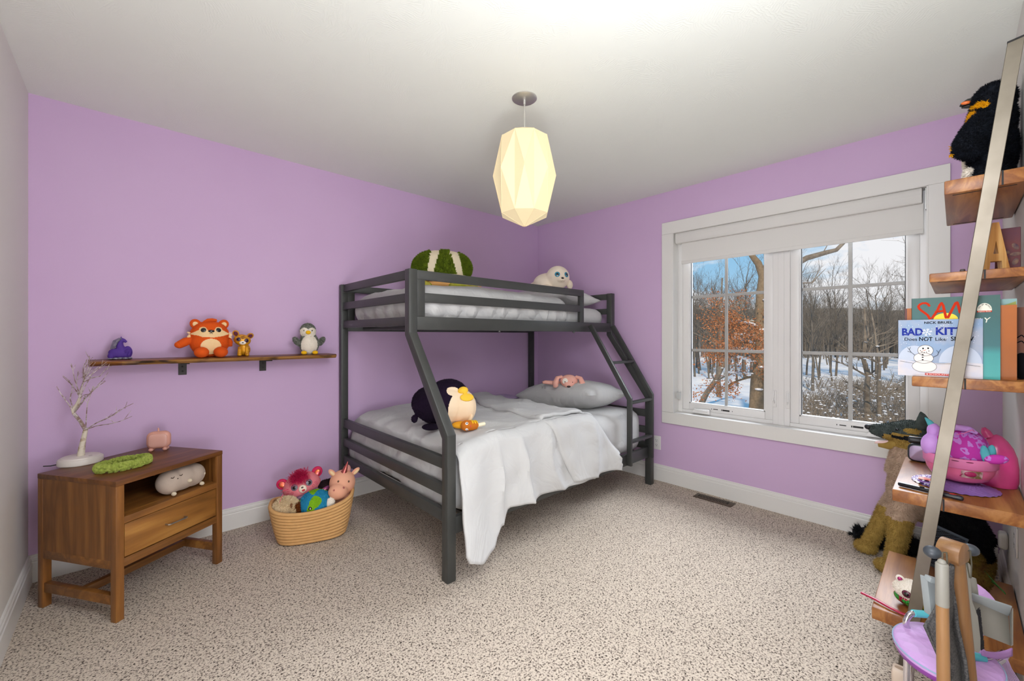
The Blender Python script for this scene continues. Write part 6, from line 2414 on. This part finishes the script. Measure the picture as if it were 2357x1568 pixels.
# hand brush and open dustpan on the right peg
hb_ = thing('toy_hand_brush', 'grey toy hand brush with black bristles hanging on the right peg', 'brush', (1.95, -3.18, .0), world=True)
d4 = 1.05
t = NB()
ol = [(2216, 1298), (2232, 1296), (2238, 1306), (2237, 1340), (2240, 1385), (2253, 1420), (2259, 1470), (2259, 1498), (2254, 1505), (2225, 1494), (2219, 1486), (2218, 1420), (2214, 1385), (2211, 1345), (2213, 1310)]
lo_ = [t.verts.new(Q(x, y, d4)) for x, y in ol]
hi_ = [t.verts.new(Q(x, y, d4) + FW * .022) for x, y in ol]
t.faces.new(lo_); t.faces.new(hi_[::-1])
for i in range(len(ol)):
    t.faces.new((lo_[i], hi_[i], hi_[(i + 1) % len(ol)], lo_[(i + 1) % len(ol)]))
bmesh.ops.recalc_face_normals(t, faces=t.faces)
bmesh.ops.bevel(t, geom=list(t.edges), offset=.0035, segments=3, profile=.5, affect='EDGES')
bm = NB(); join(bm, t)
part('handle', bm, stone, hb_)
bm = NB()
for i in range(500):
    f = random.random()
    p = Q(2248 + 10 * f, 1405 + 92 * f, d4 + random.uniform(.004, .02))
    tube(bm, [p, p + RT * random.uniform(.010, .016) + FW * .006 + V((0, 0, random.uniform(-.004, .004)))], .0009, 3)
part('bristles', bm, bpy.data.materials['black_bristle'], hb_)
loop_cord(hb_, Q(2229, 1268, d4), Q(2233, 1330, d4))
dp2 = thing('toy_dustpan', 'open grey toy dustpan standing at the right edge beside the hand brush', 'dustpan', (2.0, -3.21, .0), world=True)
d5 = 1.10
def plate(pts, th, dirv, m_, nm, par, bev=.002):
    t = NB()
    lo_ = [t.verts.new(p) for p in pts]
    hi_ = [t.verts.new(p + dirv * th) for p in pts]
    t.faces.new(lo_); t.faces.new(hi_[::-1])
    n_ = len(pts)
    for i in range(n_):
        t.faces.new((lo_[i], hi_[i], hi_[(i + 1) % n_], lo_[(i + 1) % n_]))
    bmesh.ops.recalc_face_normals(t, faces=t.faces)
    bmesh.ops.bevel(t, geom=list(t.edges), offset=bev, segments=2, profile=.5, affect='EDGES')
    bm = NB(); join(bm, t)
    return part(nm, bm, m_, par)
plate([Q(2238, 1382, d5), Q(2322, 1418, d5), Q(2328, 1488, d5), Q(2262, 1462, d5), Q(2248, 1420, d5)], .004, FW, stone, 'pan', dp2)
plate([Q(2236, 1368, d5 - .02), Q(2238, 1384, d5), Q(2322, 1420, d5), Q(2330, 1399, d5 - .025)], .005, V((0, 0, 1)), pale_g, 'rim', dp2)
plate([Q(2322, 1416, d5), Q(2330, 1400, d5 - .022), Q(2330, 1486, d5 - .01), Q(2326, 1488, d5)], .003, RT, stone, 'side', dp2, .001)
bm = NB(); tube(bm, [Q(2238, 1372, d5), Q(2238, 1352, d5), Q(2236, 1330, d5 + .01)], [.012, .010, .009], 14); part('handle', bm, stone, dp2)

# ------------------------------------------------------------------ lavender doll chair
chrome = mat('chrome', '#d8d5dc', .08, 1)
quilt, nt, b = new_mat('quilted_lavender')
b.inputs['Base Color'].default_value = rgb('#c39bd0'); b.inputs['Roughness'].default_value = .55
v = coords(nt)
vo = nd(nt, 'ShaderNodeTexVoronoi', Scale=38); nt.links.new(v, vo.inputs['Vector']); add_bump(nt, b, vo.outputs['Distance'], .5, .006)
dc = thing('doll_chair', 'lavender quilted doll chair with chrome tubes and turquoise arm grips', 'chair', (2.11, -3.13, 0), world=True)
SCN = V((2.105, -3.128, .305))
bm = NB()
lathe(bm, [(0, -.034), (.8, -.034), (.93, -.026), (.99, -.008), (.985, .0), (.93, .008), (.6, .011), (0, .012)], Matrix.Translation(SCN) @ Matrix.Rotation(rad(8), 4, 'Z') @ Matrix.Diagonal((.136, .116, 1, 1)), 56)
for f in bm.faces:
    f.material_index = 1 if f.calc_center_median().z < SCN.z - .006 else 0
part('seat', bm, [quilt, mat('deep_violet_side', '#8d3f9e', .45)], dc, 60)
bm = NB()
tube(bm, [SCN + Matrix.Rotation(rad(8), 3, 'Z') @ V((.1335 * cos(2 * pi * k / 56), .1137 * sin(2 * pi * k / 56), .0005)) for k in range(56)], .0022, 6, closed=True)
part('piping', bm, mat('pale_blue_piping', '#8fa9c0', .5), dc)
turq = mat('turquoise_grip', '#54b6bd', .5)
def arm(pts, gi, gj):
    bm = NB()
    pts = [V(p) for p in pts]
    # smooth the bend
    sm = []
    for k in range(len(pts) - 1):
        for f in (0, .25, .5, .75):
            a0_, a1_ = pts[max(k - 1, 0)], pts[k]
            a2_, a3_ = pts[k + 1], pts[min(k + 2, len(pts) - 1)]
            sm.append(.5 * ((2 * a1_) + (a2_ - a0_) * f + (2 * a0_ - 5 * a1_ + 4 * a2_ - a3_) * f * f + (3 * a1_ - a0_ - 3 * a2_ + a3_) * f ** 3))
    sm.append(pts[-1])
    tube(bm, sm, .0078, 14)
    p_ = part('arm_tube', bm, chrome, dc, 80)
    bm = NB(); tube(bm, [pts[gi], pts[gi].lerp(pts[gj], .5), pts[gj]], .0105, 16); part('arm_grip', bm, turq, p_, 50)
d6 = 1.30
arm([Q(2114, 1447, d6), Q(2116, 1454, d6), Q(2108, 1459, d6), Q(2094, 1452, d6), Q(2085, 1436, d6), Q(2090, 1420, d6), Q(2102, 1412, d6), Q(2136, 1415, d6), Q(2170, 1425, d6), Q(2180, 1450, d6), Q(2182, 1500, d6 + .02)], 6, 7)
d7 = 1.17
arm([Q(2180, 1530, d7), Q(2186, 1504, d7), Q(2222, 1506, d7), Q(2264, 1516, d7), Q(2290, 1512, d7 + .02), Q(2310, 1503, d7 + .03), Q(2312, 1514, d7 + .02), Q(2286, 1532, d7), Q(2256, 1545, d7 - .01), Q(2242, 1560, d7 - .01), Q(2240, 1580, d7)], 2, 3)
bm = NB()
for x, y in ((2.02, -3.06), (2.19, -3.06), (2.02, -3.20), (2.19, -3.20)):
    pass
for x, y, ex_ in ((2.03, -3.05, .0), (2.20, -3.05, 0), (2.03, -3.205, 0), (2.20, -3.205, 0)):
    bm = NB(); tube(bm, [(x, y, .28), (x + (.01 if x > 2.1 else -.01), y, .15), (x + (.02 if x > 2.1 else -.02), y, .012)], .0075, 12); ell(bm, (x + (.02 if x > 2.1 else -.02), y, .012), (.012, .012, .012), seg=12); part('leg', bm, chrome, dc, 80)
bm = NB()
lathe(bm, [(0, -.008), (.9, -.008), (1, 0), (.9, .008), (0, .008)], T(2.24, -3.165, .40) @ R(90, 'Y') @ Matrix.Diagonal((.085, .075, 1, 1)), 40)
bkr = part('backrest', bm, quilt, dc, 60)
bm = NB()
grid(bm, lambda u, v: Q(2258 + 70 * u, 1496 + 8 * sin(u * 3) - 6 * u + (12 + 6 * u) * v, 1.16 + .02 * u), 14, 3)
sb_ = part('strap', bm, mat('lavender_webbing', '#b184bd', .7, bump=.3, bs=500), dc, 60)
m = sb_.modifiers.new('thick', 'SOLIDIFY'); m.thickness = .003
bm = NB()
for k in range(9):
    tube(bm, [Q(2300 + k * 2.2, 1516, 1.18), Q(2304 + k * 3, 1540, 1.18), Q(2318 + k * 4, 1575, 1.18)], .0016, 5)
part('fringe', bm, mat('lavender_ribbon', '#bfa3c8', .6), sb_)
bm = NB(); rbox(bm, (2.30, -3.035, .0), (2.352, -2.995, .072), (.008, .008, .008), 6)
bk1 = thing('doll_block', 'beige plastic block with an oval hole beside the doll chair', 'block', (2.326, -3.015, 0), world=True)
part('body', bm, mat('beige_plastic', '#d3c0ac', .5), bk1)
bm = NB(); lathe(bm, [(.0, 0), (.011, 0), (.011, .0012), (0, .0012)], T(2.326, -3.015, .0715) @ Matrix.Diagonal((.75, 1.2, 1, 1)), 24); part('oval_hole', bm, mat('hole_brown', '#a58e77', .6), bk1)
